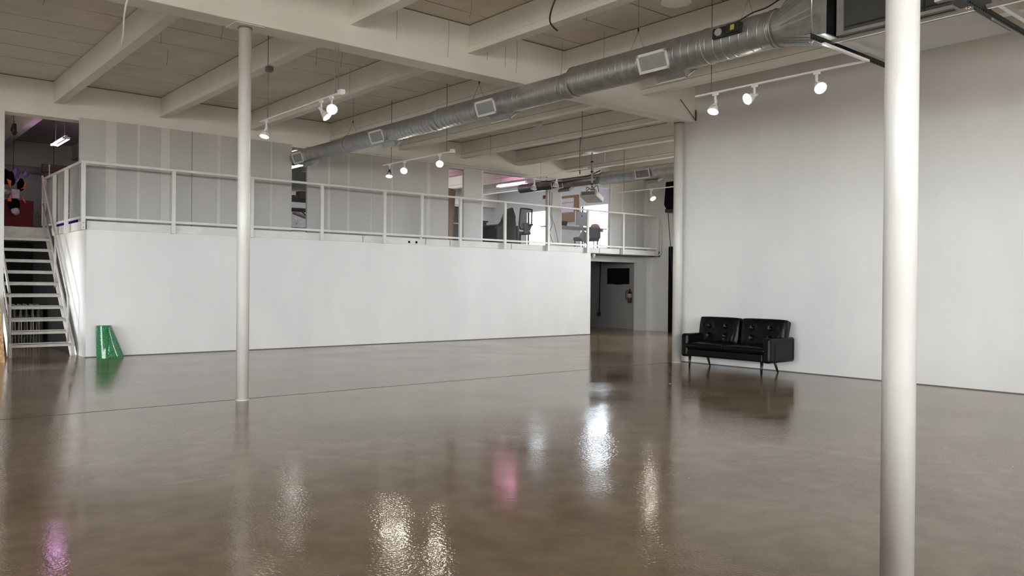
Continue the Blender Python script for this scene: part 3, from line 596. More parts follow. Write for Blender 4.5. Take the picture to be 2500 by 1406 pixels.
# square to round transition
mb = MB(); n = 36; rect = []
for k in range(n):
    th = 2*PI*(k+0.5)/n; c, s_ = math.cos(th), math.sin(th); q = max(abs(c), abs(s_)); rect.append((7.93+0.47*c/q, 4.14, 4.28+0.43*s_/q))
mb.v += [(dX+0.198*math.cos(2*PI*(k+0.5)/n), 4.72, 4.104+0.198*math.sin(2*PI*(k+0.5)/n)) for k in range(n)] + [(dX+0.2*math.cos(2*PI*(k+0.5)/n), 4.66, 4.104+0.2*math.sin(2*PI*(k+0.5)/n)) for k in range(n)] + rect + [(a, 4.08, c) for a, b, c in rect]
for i in range(3):
    for k in range(n): mb.face((i*n+k, i*n+(k+1) % n, (i+1)*n+(k+1) % n, (i+1)*n+k), 0)
tr_o = mb.build('square_transition', M['galv'], duct, recalc=False)
MB().obox((7.545, 4.42, 4.10), ((-0.3, 0.62, 0.0), (0.62, 0.3, 0), (0, 0, 1)), (0.09, 0.003, 0.11)).build('paper_label', M['label_paper'], duct)
for y, z, r in ((4.75, 4.104, 0.203), (4.80, 4.104, 0.199), (5.62, 4.104, 0.200)):
    MB().tube([(dX+r*math.cos(2*PI*k/36), y, z+r*math.sin(2*PI*k/36)) for k in range(36)], 0.006, 6, closed=True).build('clamp_band', M['galv'], duct)
# registers: near side faces down-left, far side faces down-right
def register(y, z, r, side, w_=0.46, h_=0.23):
    ang = math.radians(200) if side < 0 else math.radians(305)
    nrm = Vector((math.cos(ang), 0, math.sin(ang))); t = Vector((0, 1, 0)); u = nrm.cross(t); 
    c = Vector((dX, y, z))+nrm*(r+0.035)
    root = MB().obox(c-nrm*0.03, (t, u, nrm), (w_-0.03, h_-0.03, 0.10)).build('register', M['galv'], duct)
    f = MB(); bw_ = 0.032
    f.obox(c+nrm*0.022+u*(h_/2-bw_/2), (t, u, nrm), (w_, bw_, 0.008)).obox(c+nrm*0.022-u*(h_/2-bw_/2), (t, u, nrm), (w_, bw_, 0.008))
    f.obox(c+nrm*0.022+t*(w_/2-bw_/2), (t, u, nrm), (bw_, h_, 0.008)).obox(c+nrm*0.022-t*(w_/2-bw_/2), (t, u, nrm), (bw_, h_, 0.008))
    f.build('register_frame', M['grille'], root).location = -Vector(root.location)*0
    g_ = MB(); nn = 24
    for i in range(nn): g_.obox(c+nrm*0.014+t*((i+0.5)/nn-0.5)*(w_-2*bw_), (t, u, nrm), (0.004, h_-2*bw_, 0.010))
    for i in range(11): g_.obox(c+nrm*0.019+u*((i+0.5)/11-0.5)*(h_-2*bw_), (t, u, nrm), (w_-2*bw_, 0.003, 0.004))
    g_.obox(c+nrm*0.006, (t, u, nrm), (w_-2*bw_, h_-2*bw_, 0.002), 1)
    g_.build('grille', [M['grille_in'], M['black_matte']], root)
for y, z, r in ((6.27, 4.104, 0.196), (9.50, 4.073, 0.1675), (12.65, 4.061, 0.157), (15.85, 4.046, 0.144)):
    register(y, z, r, -1); register(y-0.05, z, r, 1)
# smoke detector box on duct
sd = thing('duct_smoke_detector', 'black duct smoke detector box fixed to the near end of the duct', 'smoke detector', (7.50, 5.25, 4.10))
nrm = Vector((-0.94, 0, 0.12)).normalized(); t_ = Vector((0, 1, 0)); u_ = nrm.cross(t_)
c_ = Vector((7.495, 5.25, 4.15))
MB().obox(c_+t_*0.0, (t_, u_, nrm), (0.37, 0.12, 0.035)).build('base', M['black_plastic'], sd, bevel=0.008)
MB().obox(c_+t_*(-0.09)+nrm*0.03, (t_, u_, nrm), (0.16, 0.10, 0.05)).build('housing', M['black_plastic'], sd, bevel=0.01)
MB().lathe([(0.045, 0), (0.042, 0.03), (0.03, 0.035)], c_+t_*0.10+nrm*0.01, nrm, 24).build('sensor_head', M['grey_plastic'], sd)
MB().obox(c_+t_*(-0.10)+nrm*0.057, (t_, u_, nrm), (0.05, 0.06, 0.003)).build('yellow_label', M['yellow'], sd)
MB().tube(spline([(7.53, 5.18, 4.22), (7.58, 5.0, 4.30), (7.60, 4.8, 4.33), (7.58, 4.5, 4.44), (7.62, 4.2, 4.66)], 6), 0.008, 6).build('control_wire', M['black'], label='thin black wire running along the top of the duct to the air handler', cat='wire')
# wire hangers of the duct
for y, z, r in ((6.70, 4.104, 0.2), (5.12, 4.104, 0.2), (9.92, 4.073, 0.17), (13.86, 4.061, 0.16)):
    h = thing('wire_hanger', {6.70: 'thin wire hanger above the duct near the large register', 5.12: 'thin wire hanger above the duct smoke detector', 9.92: 'thin wire hanger just past the second register from the right', 13.86: 'thin wire hanger holding the far left part of the duct'}[y], 'hanger', (dX, y, z+r), 'wire hangers of the duct')
    MB().tube([(dX, y, 4.93), (dX, y, z+r+0.22)], 0.003, 5).build('wire', M['wire'], h)
    MB().tube([(dX, y, z+r+0.22), (dX-r*0.8, y, z+r*0.6)], 0.003, 5).tube([(dX, y, z+r+0.22), (dX+r*0.8, y, z+r*0.6)], 0.003, 5).build('sling', M['wire'], h)
    MB().cbox((dX, y, z+r+0.24), (0.016, 0.016, 0.04)).build('gripper', M['black'], h)

# ================================================================== AIR HANDLER
ah = thing('air_handler', 'charcoal air handling unit hung high behind the foreground column', 'air handler', (8.0, 3.5, 3.80))
MB().box((7.52, 2.93, 3.845), (8.40, 3.93, 4.70)).build('cabinet', M['charcoal'], ah, bevel=0.006)
MB().box((7.505, 3.93, 3.835), (7.57, 4.0, 4.70)).build('corner_post', M['galv'], ah)
MB().box((7.60, 4.0, 3.85), (8.35, 4.08, 4.70)).build('flexible_collar', M['black_matte'], ah)
MB().box((7.50, 2.93, 3.81), (8.42, 4.0, 3.84)).build('base_rail', M['galv'], ah)
MB().box((7.512, 2.95, 3.875), (7.522, 3.92, 3.888)).build('trim_groove', M['black'], ah)
MB().box((7.508, 3.17, 3.845), (7.522, 3.18, 4.70)).build('panel_joint', M['black'], ah)
MB().prism([(7.44, 2.90, 3.88), (7.44, 3.06, 3.88), (7.44, 3.06, 3.91), (7.44, 3.03, 3.93), (7.44, 3.03, 4.20), (7.44, 2.90, 4.20)], (0.08, 0, 0)).build('control_box', M['grille'], ah)
MB().box((7.62, 2.79, 3.770), (8.47, 4.00, 3.782)).build('drip_tray', M['tray'], label='white sheet metal drip tray under the air handler', cat='tray', bevel=0.002)
def angle_iron(y, x0, x1, label):
    t = thing('slotted_angle', label, 'angle iron', ((x0+x1)/2, y, 3.74), 'slotted steel beams under the air handler')
    m_ = MB().box((x0, y-0.005, 3.74), (x1, y, 3.80)).box((x0, y, 3.795), (x1, y+0.055, 3.80)); x = x0+0.05
    while x < x1-0.03: m_.cbox((x, y-0.005, 3.757), (0.026, 0.003, 0.012), 1); x += 0.05
    m_.build('beam', [M['slot_steel'], M['black_matte']], t)
angle_iron(4.10, 7.20, 8.95, 'dark slotted steel beam under the left end of the air handler')
angle_iron(2.72, 7.25, 9.8, 'dark slotted steel beam crossing the top right corner')
for i, (x, ya, yb, lb) in enumerate(((7.56, 2.78, 4.09, 'bright aluminium rail along the near edge of the drip tray'), (7.60, 1.8, 2.70, 'bright aluminium rail in the extreme top right corner'))):
    t = thing('aluminium_rail', lb, 'rail', (x, (ya+yb)/2, 3.77), 'aluminium rails of the air handler platform')
    MB().box((x, ya, 3.768), (x+0.035, yb, 3.805)).build('rail', M['chrome'], t, bevel=0.002)
MB().box((7.66, 2.60, 3.79), (9.8, 2.64, 3.83)).build('aluminium_rail', M['alu'], label='long aluminium strut beside the slotted beam at top right', cat='rail')
for i, (x, y) in enumerate(((7.27, 4.10), (7.36, 2.72))):
    t = thing('threaded_rod', ('threaded rod with nut at the left corner of the air handler platform', 'threaded rod with washer at the top right slotted beam')[i], 'rod', (x, y+0.03, 3.72), 'threaded rods of the air handler')
    MB().tube([(x, y+0.03, 3.71), (x, y+0.03, 4.93)], 0.006, 8).build('rod', M['chrome'], t)
    MB().lathe([(0.022, 0), (0.022, 0.004)], (x, y+0.03, 3.734), n=16).lathe([(0.012, -0.014), (0.012, 0)], (x, y+0.03, 3.734), n=6).build('nut', M['chrome'], t)

# ================================================================== TRACK LIGHTS
def track(name, x, y0, y1, z, hang, label):
    t = thing('track_rail', label, 'lighting track', (x, (y0+y1)/2, z), 'white lighting tracks')
    MB().box((x-0.017, y0, z-0.01), (x+0.017, y1, z+0.01)).build('rail', M['lamp_white'], t, bevel=0.002)
    for y in hang: MB().tube([(x, y, z+0.01), (x, y, 4.93)], 0.005, 6).build('hanger_rod', M['rod'], t)
    return t
T1 = track('t', 4.82, 8.95, 11.38, 3.70, (9.05, 11.15), 'white lighting track with three lamps right of the free column')
MB().box((4.79, 8.93, 3.685), (4.85, 9.01, 3.735)).build('feed_box', M['lamp_white'], T1)
T2 = track('t', 8.40, 11.55, 13.91, 3.70, (11.75, 13.6), 'white lighting track hanging before the striped mezzanine panels')
MB().box((8.37, 11.53, 3.68), (8.43, 11.61, 3.735)).build('feed_box', M['lamp_white'], T2)
T3 = track('t', 8.18, 4.02, 6.18, 3.70, (5.95,), 'white lighting track before the tall white right wall')
MB().box((7.30, 4.003, 3.69), (8.197, 4.037, 3.71)).build('rail_branch', M['lamp_white'], T3)
T4 = track('t', 14.25, 10.2, 13.0, 3.56, (12.8,), 'thin white lighting track low in the far bay beside the black blind box')
T5 = track('t', 11.75, 11.55, 13.55, 3.74, (11.7,), 'white lighting track with two unlit lamps before the dark round duct')
MB().tube(spline([(4.82, 9.08, 3.71), (4.82, 9.12, 3.74), (4.82, 9.14, 3.80), (4.82, 9.14, 4.9)], 5), 0.006, 6).build('feed_cable', M['wire'], T1)
def spot_proto():
    t = bpy.data.objects.new('spotlight', None); COL.objects.link(t)
    MB().cbox((0, 0, -0.02), (0.03, 0.075, 0.03)).build('adapter', M['lamp_white'], t, world=False, bevel=0.003)
    MB().box((-0.007, -0.012, -0.115), (0.007, 0.012, -0.03)).build('stem', M['lamp_white'], t, world=False)
    return t
def spot_head(t, aim, lit=True, dark=False):
    aim = Vector(aim).normalized(); pv = Vector((0, 0, -0.13)); hm = M['black_plastic'] if dark else M['lamp_white']
    MB().lathe([(0.018, -0.045), (0.02, 0.0), (0.024, 0.02), (0.040, 0.045)], pv, aim, 20).build('socket', hm, t, world=False)
    # open bell: ribs + rim
    side = aim.cross(Vector((0, 0, 1)));
    if side.length < 0.05: side = Vector((1, 0, 0))
    side.normalize(); up = side.cross(aim)
    for k in range(4):
        a = PI/4+PI/2*k; d = side*math.cos(a)+up*math.sin(a)
        MB().tube([pv+aim*0.03+d*0.032, pv+aim*0.085+d*0.052, pv+aim*0.115+d*0.064], 0.005, 6).build('cage_rib', hm, t, world=False)
    MB().lathe([(0.03, 0.04), (0.048, 0.085), (0.060, 0.115), (0.062, 0.125)], pv, aim, 28, capb=False).build('bulb', M['grey_plastic'] if not lit else M['lamp_white'], t, world=False)
    MB().tube([pv+aim*0.120+(side*math.cos(2*PI*k/28)+up*math.sin(2*PI*k/28))*0.065 for k in range(28)], 0.006, 6, closed=True).build('rim', hm, t, world=False)
    MB().lathe([(0.060, 0.124), (0.045, 0.131), (0.02, 0.134), (0.001, 0.135)], pv, aim, 28, capa=False).build('lens', M['lens'] if lit else M['lens_off'], t, world=False)
specs = [
 (4.82, 11.20, 3.70, (-0.30, -0.15, -1.0), True, False, 'lit white spotlight nearest the round column on the left track'),
 (4.82, 9.50, 3.70, (0.45, -0.55, -0.75), True, False, 'lit white spotlight tilted down in the pair at the track end'),
 (4.82, 9.22, 3.70, (-0.35, -0.75, -0.45), True, False, 'glaring spotlight facing the camera at the right end of the left track'),
 (8.40, 13.66, 3.70, (-0.25, -0.30, -1.0), True, True, 'lit spotlight with dark housing at the left end of the middle track'),
 (8.40, 13.12, 3.70, (-0.50, -0.62, -0.55), True, False, 'middle of three lit spotlights before the striped panels'),
 (8.40, 11.96, 3.70, (-0.45, -0.65, -0.50), True, False, 'lit spotlight at the right end of the middle track'),
 (8.18, 5.89, 3.70, (-0.50, -0.05, -1.0), True, False, 'lit spotlight pointing down at the left end of the right wall track'),
 (8.18, 5.35, 3.70, (-0.90, 0.20, -0.45), True, False, 'lit spotlight seen side-on in the middle of the right wall track'),
 (8.18, 4.58, 3.70, (-0.45, -0.62, -0.60), True, False, 'lit spotlight facing the camera nearest the foreground column'),
 (14.25, 11.98, 3.56, (-0.15, -0.65, -0.80), True, False, 'small lit spotlight in the far bay near the black blind box'),
 (11.75, 12.45, 3.74, (0.0, 0.2, -1.0), False, False, 'unlit grey spotlight before the grille of the dark duct'),
 (11.75, 13.15, 3.74, (0.0, 0.2, -1.0), False, False, 'unlit grey spotlight before the open end of the dark duct')]
for x, y, z, aim, lit, dark, lb in specs:
    t = spot_proto(); t.location = (x, y, z if lit else z-0.05); spot_head(t, aim, lit, dark); tag(t, lb, 'spotlight', 'spotlights on the ceiling tracks')

# ================================================================== SECOND DUCT
d2 = thing('ventilation_duct', 'dark round duct with a silver spiral half in the far bay', 'air duct', (14.7, 14.0, 3.85))
MB().lathe([(0.125, 0), (0.125, 3.1), (0.11, 3.12)], (14.7, 13.9, 4.03), (0, 1, 0), 32).build('black_section', M['galv_dark'], d2)
spiral(9.4, 13.9, 14.7, 4.02, 0.16, 0.13, 32).build('duct_section', M['galv'], d2, recalc=False)
for y in (10.5, 13.2, 16.2): MB().tube([(14.7, y, 4.14), (14.7, y, 4.93)], 0.004, 5).build('hanger', M['wire'], d2)
MB().lathe([(0.162, 0), (0.162, 0.05), (0.127, 0.16)], (14.7, 13.86, 4.025), (0, 1, 0), 32).build('reducer', M['galv_dark'], d2)
for y, r in ((15.4, 0.125), (12.47, 0.16)):
    c = Vector((14.7, y, 4.03)); ang = math.radians(195); nr = Vector((math.cos(ang), 0, math.sin(ang))); tt = Vector((0, 1, 0)); uu = nr.cross(tt); c = c+nr*(r+0.02)
    rg = MB().obox(c-nr*0.02, (tt, uu, nr), (0.40, 0.18, 0.06)).build('register', M['galv_dark'], d2)
    f = MB()
    for s_ in (-1, 1): f.obox(c+nr*0.015+uu*s_*0.095, (tt, uu, nr), (0.44, 0.025, 0.008)).obox(c+nr*0.015+tt*s_*0.208, (tt, uu, nr), (0.025, 0.21, 0.008))
    f.build('register_frame', M['grille'], rg)
    ang = math.radians(300); nr = Vector((math.cos(ang), 0, math.sin(ang))); uu = nr.cross(tt); c = Vector((14.7, y-0.1, 4.03))+nr*(r+0.04)
    MB().obox(c, (tt, uu, nr), (0.42, 0.20, 0.06)).build('lower_register', M['grille_in'], d2)
MB().tube(spline([(14.55, 13.85, 4.20), (14.52, 14.4, 4.08), (14.5, 15.2, 4.02), (14.52, 15.7, 4.10), (14.55, 16.0, 4.13)], 6), 0.014, 6).build('drooping_cable', M['black'], label='drooping black cable in front of the dark round duct', cat='cable')
for i, (x, pts) in enumerate(((0, [(15.12, 16.28, 3.95), (15.13, 16.28, 3.4), (15.22, 16.28, 3.05), (15.13, 16.28, 2.8), (15.28, 16.28, 2.5)]), (0, [(15.20, 16.28, 3.92), (15.20, 16.28, 3.3), (15.33, 16.28, 2.95), (15.47, 16.28, 2.5)]))):
    MB().tube(spline(pts, 6), 0.009, 6).build('power_cable', M['rod'], label=('left wavy grey cord hanging before the narrow panel', 'right straighter grey cord hanging before the narrow panel')[i], cat='cord', group='cords below the dark duct')
# white sprinkler / conduit pipes in the far bay
MB().tube([(14.45, 9.3, 4.33), (14.45, 14.4, 4.33)], 0.018, 8).tube([(14.45, 9.9, 4.33), (14.45, 9.9, 4.94)], 0.005, 5).tube([(14.45, 13.6, 4.33), (14.45, 13.6, 4.94)], 0.005, 5).build('pipe', M['lamp_white'], label='slim white pipe under the ribs above the silver half duct', cat='pipe')
MB().tube([(14.2, 15.6, 4.0), (14.2, 12.1, 4.02)], 0.008, 6).build('wire', M['grey_plastic'], label='taut pale wire above the dark duct', cat='wire')

# ================================================================== PROJECTOR
pj = thing('projector', 'grey ceiling projector on a telescopic pole in the far bay', 'projector', (13.9, 13.5, 3.4))
ax = Vector((0.30, -0.954, 0)).normalized(); ay = Vector((0.90, 0.283, -0.33)).normalized(); az = ax.cross(ay)
if az.z < 0: az = -az
px, py = 13.88, 13.48
body = MB().obox((px, py, 3.47), (ax, ay, az), (0.44, 0.40, 0.13)).build('case', M['grey_plastic'], pj, bevel=0.012)
MB().obox(Vector((px, py, 3.472))+ax*0.222, (ax, ay, az), (0.006, 0.30, 0.08)).build('vent', M['rod'], body)
MB().obox(Vector((px, py, 3.472))-ay*0.202, (ax, ay, az), (0.34, 0.006, 0.08)).build('rear_panel', M['rod'], body)
MB().lathe([(0.05, 0), (0.045, 0.03), (0.03, 0.03)], Vector((px, py, 3.48))+ay*0.20-ax*0.1, ay, 20).build('lens', M['black'], body)
MB().tube([(px, py, 3.56), (px, py, 3.75)], 0.018, 10).tube([(px, py, 3.74), (px, py, 4.05)], 0.024, 10).tube([(px, py, 4.04), (px, py, 4.3)], 0.030, 10).tube([(px, py, 4.28), (px, py, 4.52)], 0.022, 10).build('pole', M['grey_plastic'], pj)
for z in (3.76, 4.05, 4.29): MB().lathe([(0.034, 0), (0.034, 0.03)], (px, py, z), n=16).build('collar', M['black'], pj)
MB().cbox((px, py, 4.53), (0.30, 0.20, 0.03)).build('ceiling_plate', M['grille'], pj)
mm_ = MB().obox((px, py, 3.545), (ax, ay, az), (0.18, 0.14, 0.03))
for k in range(5):
    a = k*1.3; mm_.tube(spline([(px, py, 3.62), (px+0.12*math.cos(a), py+0.12*math.sin(a), 3.66+0.02*k), (px+0.16*math.cos(a+0.5), py+0.16*math.sin(a+0.5), 3.58), (px+0.05*math.cos(a+1), py+0.05*math.sin(a+1), 3.55)], 5), 0.008, 6)
mm_.build('mount_with_cables', M['black_plastic'], pj)
MB().tube(spline([(12.52, 12.5, 4.60), (12.55, 12.55, 4.50), (12.54, 12.55, 4.3), (12.54, 12.55, 3.85), (12.45, 12.45, 3.78), (12.3, 12.3, 3.80)], 6), 0.013, 8).build('conduit_pipe', M['rod'], label='thin grey conduit bending down from the ceiling beside the projector', cat='conduit')
jb = MB().cbox((12.27, 11.9, 4.60), (0.16, 0.12, 0.07)); jb.build('junction_box', M['black'], label='small black junction box under a rib above the projector', cat='box')
mb = MB().tube([(12.52, 12.5, 4.60), (12.30, 12.0, 4.60)], 0.013, 8); mb.build('conduit_pipe', M['rod'], label='short grey conduit joining the black junction box', cat='conduit')
MB().lathe([(0.11, 0), (0.10, 0.03), (0.04, 0.05)], (11.92, 13.25, 4.86), n=24).lathe([(0.05, -0.05), (0.05, 0)], (11.92, 13.25, 4.86), n=16).build('ceiling_fitting', M['grille'], label='round grey ceiling fitting with a small bulb between the ribs', cat='ceiling fitting')
bx = MB().cbox((4.97, 11.45, 4.50), (0.10, 0.07, 0.07)); bx.build('beam_clamp', M['rod'], label='small metal beam clamp under the rib right of the free column', cat='clamp')
MB().tube([(4.97, 11.45, 4.47), (4.97, 11.45, 4.25)], 0.003, 5).build('wire', M['wire'], label='short wire hanging from the metal beam clamp', cat='wire')
# cables dangling from the ceiling
MB().tube(spline([(2.33, 8.5, 4.94), (2.34, 8.6, 4.5), (2.32, 8.9, 4.15), (2.38, 9.2, 3.97), (2.44, 9.5, 3.90)], 8), 0.009, 6).build('hanging_cable', M['whitecable'], label='white cable curving down from the ceiling at top left', cat='cable')
MB().tube(spline([(6.10, 6.05, 4.94), (6.10, 6.35, 4.65), (6.02, 6.45, 4.42), (6.06, 6.55, 4.26), (6.22, 6.6, 4.20)], 8), 0.010, 6).build('hanging_cable', M['black'], label='black cable with a connector dangling at the top centre', cat='cable')
MB().tube(spline([(6.00, 6.5, 4.94), (6.02, 6.52, 4.70), (5.98, 6.50, 4.60), (6.02, 6.5, 4.52)], 5), 0.014, 6).build('hanging_cable', M['whitecable'], label='short white pull cord hanging beside the black dangling cable', cat='cable')
ds = MB().lathe([(0.16, 0.0), (0.155, 0.015), (0.10, 0.06), (0.04, 0.09)], (6.95, 5.52, 4.40), n=32); ds.tube([(6.95, 5.52, 4.48), (6.95, 5.52, 4.93)], 0.008, 6)
ds.build('pendant_reflector', M['lamp_white'], label='white dish reflector cut off by the top edge of the picture', cat='lamp')
# brace wire at beam end
MB().tube([(11.35, 8.90, 4.62), (11.79, 8.90, 4.31)], 0.006, 6).tube([(11.79, 8.90, 4.31), (11.79, 8.90, 4.50)], 0.010, 6).build('brace_wire', M['black'], label='black diagonal brace wire at the beam end above the sofa wall', cat='wire')
# old hanger wires left on the slab
for i, (x, y, z0, z1) in enumerate(((5.5, 8.80, 4.45, 4.90), (6.35, 8.86, 4.40, 4.9), (7.05, 8.88, 4.50, 4.93), (7.35, 8.87, 4.45, 4.93), (7.55, 8.85, 4.40, 4.93), (8.3, 8.7, 4.45, 4.93), (8.35, 7.9, 4.55, 4.93), (7.0, 6.9, 4.55, 4.93), (6.0, 7.9, 4.6, 4.93), (5.3, 11.3, 4.62, 4.93), (5.5, 11.0, 4.55, 4.93), (5.7, 10.6, 4.5, 4.93), (6.6, 12.0, 4.5, 4.93), (4.0, 13.0, 4.7, 4.93), (4.1, 11.0, 4.65, 4.93), (3.6, 12.0, 4.72, 4.93), (2.0, 11.2, 4.7, 4.93), (9.3, 12.4, 4.5, 4.93), (12.0, 15.0, 4.4, 4.93))):
    MB().tube(spline([(x, y, z1), (x+0.004, y, (z0+z1)/2), (x-0.01*(i % 3), y+0.006, z0)], 4), 0.0028, 5).build('loose_wire', M['wire'], label='thin leftover wire hanging straight from the ceiling slab', cat='wire', group='leftover ceiling wires')

# ================================================================== FAR END: blind box, chains, black door, TV, extinguisher
bb = thing('blind_box', 'black fabric covered roller box high behind the far column', 'roller box', (18.9, 14.9, 3.5))
MB().prism([(18.75, 14.3, 3.62), (18.75, 15.2, 3.62), (18.75, 15.28, 3.75), (18.75, 15.22, 4.42), (18.75, 14.3, 4.42)], (0.5, 0, 0)).build('cover', M['black_matte'], bb, bevel=0.03)
MB().cbox((18.95, 15.1, 3.58), (0.3, 0.34, 0.10)).build('bracket', M['black_plastic'], bb)
for i, (y, y2) in enumerate(((15.28, 15.02), (15.08, 15.04))):
    MB().tube([(18.95, y, 3.56), (18.97, y2, 0.9)], 0.010, 6).build('pull_chain', M['black_plastic'], label=('slanting black pull chain below the roller box', 'upright black pull chain below the roller box')[i], cat='chain', group='pull chains of the roller box')
dr = thing('door_1', None, None, (19.27, 14.3, 0)); tag(dr, kind='structure')
MB().box((19.22, 13.3, 0.0), (19.298, 15.46, 2.55)).build('door_panel', M['black_matte'], dr)
tv = thing('television', 'black flat television on the dark wall under the mezzanine', 'television', (19.44, 17.65, 1.4))
MB().box((19.41, 17.2, 1.42), (19.45, 18.12, 1.93)).build('screen', M['screen'], tv, bevel=0.006)
MB().box((19.44, 17.5, 1.55), (19.48, 17.8, 1.8)).build('wall_mount', M['black_plastic'], tv)
MB().box((19.405, 17.5, 1.405), (19.44, 17.8, 1.422)).build('speaker_bar', M['black_plastic'], tv)
fx = thing('fire_extinguisher', 'small red fire extinguisher with white label on the dark wall', 'fire extinguisher', (19.38, 17.12, 0.83))
MB().lathe([(0.0, 0.0), (0.06, 0.004), (0.068, 0.03), (0.068, 0.30), (0.05, 0.35), (0.025, 0.37)], (19.38, 17.12, 0.83), n=24).build('cylinder', M['red'], fx)
MB().lathe([(0.069, 0.17), (0.069, 0.29)], (19.38, 17.12, 0.83), n=24, capa=False, capb=False).build('label', M['label_paper'], fx)
MB().lathe([(0.02, 0.37), (0.02, 0.42)], (19.38, 17.12, 0.83), n=12).bar((19.38, 17.12, 1.25), (19.32, 17.06, 1.28), 0.02, 0.015).bar((19.38, 17.12, 1.22), (19.31, 17.06, 1.22), 0.02, 0.012).build('valve', M['black_plastic'], fx)
MB().tube(spline([(19.36, 17.15, 1.24), (19.31, 17.22, 1.18), (19.31, 17.22, 1.0), (19.32, 17.2, 0.93)], 5), 0.012, 6).build('hose', M['black_plastic'], fx)
MB().box((19.44, 17.08, 0.9), (19.48, 17.16, 1.2)).build('bracket', M['alu'], fx)
wc = thing('wall_conduit', 'dark vertical conduit with a socket box on the wall under the mezzanine', 'conduit', (19.45, 18.5, 0.4))
MB().tube([(19.45, 18.50, 0.42), (19.45, 18.46, 2.2)], 0.02, 8).build('pipe', M['black_plastic'], wc)
MB().cbox((19.44, 18.50, 0.42), (0.06, 0.12, 0.12)).build('socket_box', M['black_plastic'], wc, bevel=0.01)
MB().lathe([(0.03, 0), (0.03, 0.05), (0.05, 0.07), (0.05, 0.11)], (16.5, 15.93, 2.14), n=16).build('lamp_holder', M['grille'], label='small white lamp holder under the deck edge by the passage', cat='lamp')

# ================================================================== OFFICE (upper right)
# dark wall of desks left
ds_ = thing('desk', 'dark desk with small pale items behind the narrow panel', 'desk', (13.9, 18.0, 2.41))
MB().box((13.0, 17.7, 3.10), (14.1, 18.4, 3.14)).build('desktop', M['darkwood'], ds_)
MB().box((13.0, 17.72, 2.98), (14.05, 17.76, 3.10)).build('drawer_front', M['charcoal'], ds_)
for x in (13.12, 14.03): MB().box((x, 17.75, 2.41), (x+0.04, 18.35, 3.10)).build('leg', M['charcoal'], ds_)
MB().box((13.0, 18.35, 2.41), (14.08, 18.38, 3.0)).build('modesty_panel', M['charcoal'], ds_)
for i in range(5): MB().cbox((13.30+0.17*i, 17.95, 3.14+0.015), (0.10, 0.08, 0.03)).build('paper_stack', M['grille'] if i != 2 else M['grey_plastic'], label='small pale item lying on the dark desk left of the office chairs', cat='desk item', group='small items on the dark desk')
# high-back dark armchair
ac = thing('armchair', 'dark grey high-back armchair seen from behind on the mezzanine', 'armchair', (14.6, 17.5, 2.41))
MB().prism([(14.13, 17.35, 2.45), (14.13, 17.35, 2.95), (14.33, 17.35, 3.12), (14.50, 17.35, 3.47), (14.72, 17.35, 3.55), (14.83, 17.35, 3.30), (14.86, 17.35, 2.45)], (0, 0.14, 0)).build('backrest', M['charcoal'], ac, bevel=0.04, seg=3)
MB().box((14.30, 17.49, 2.62), (14.95, 18.05, 2.86)).build('seat', M['charcoal'], ac, bevel=0.05, seg=3)
for x in (14.22, 14.95): MB().box((x, 17.45, 2.45), (x+0.10, 18.0, 3.05)).build('armrest', M['charcoal'], ac, bevel=0.04, seg=3)
for x in (14.3, 14.95):
    for y in (17.45, 17.98): MB().tube([(x, y, 2.41), (x, y, 2.6)], 0.02, 8).build('leg', M['black'], ac)
# mesh office chair
oc = thing('office_chair', 'black mesh-back office chair standing in front of the bright window', 'office chair', (15.5, 17.75, 2.41))
def br(u, v):
    a = 2*u-1; w_ = 0.245*(1-0.10*v)*(1.0 if v > 0.2 else 0.75+1.25*v); return (15.45+a*w_, 17.68+0.05*(1-a*a)-0.05*v, 2.98+0.60*v-0.02*a*a*v)
MB().grid(br, 12, 10).build('backrest_mesh', M['mesh_black'], oc)
fr_pts = [br(u, 1.0) for u in [i/8 for i in range(9)]] + [br(1, v) for v in (0.85, 0.7, 0.5, 0.3, 0.15, 0.0)] + [br(u, 0) for u in (0.75, 0.5, 0.25)] + [br(0, v) for v in (0.0, 0.15, 0.3, 0.5, 0.7, 0.85)]
MB().tube(fr_pts, 0.022, 8, closed=True).build('backrest_frame', M['black_plastic'], oc)
MB().prism([(15.32, 17.62, 3.16), (15.58, 17.62, 3.16), (15.53, 17.62, 3.02), (15.55, 17.62, 2.84), (15.35, 17.62, 2.84), (15.37, 17.62, 3.02)], (0, 0.03, 0)).build('lumbar_support', M['black_plastic'], oc, bevel=0.01)
MB().box((15.20, 17.68, 2.83), (15.70, 18.18, 2.91)).build('seat', M['black_plastic'], oc, bevel=0.03, seg=3)
MB().tube([(15.45, 17.9, 2.52), (15.45, 17.9, 2.83)], 0.03, 10).build('gas_lift', M['black_plastic'], oc)
for x, s_ in ((15.17, -1), (15.73, 1)):
    MB().tube(spline([(x, 17.85, 2.85), (x+0.06*s_, 17.85, 2.95), (x+0.05*s_, 17.85, 3.12)], 4), 0.018, 6).tube([(x+0.05*s_, 17.72, 3.13), (x+0.05*s_, 18.0, 3.13)], 0.03, 8).build('armrest', M['black_plastic'], oc)
for k in range(5):
    a = 2*PI*k/5+0.3; MB().tube([(15.45, 17.9, 2.53), (15.45+0.28*math.cos(a), 17.9+0.28*math.sin(a), 2.47)], [0.025, 0.016], 6).build('base_arm', M['black_plastic'], oc)
    MB().lathe([(0.03, -0.015), (0.03, 0.015)], (15.45+0.28*math.cos(a), 17.9+0.28*math.sin(a), 2.44), (math.sin(a), -math.cos(a), 0), 10).build('castor', M['black_plastic'], oc)
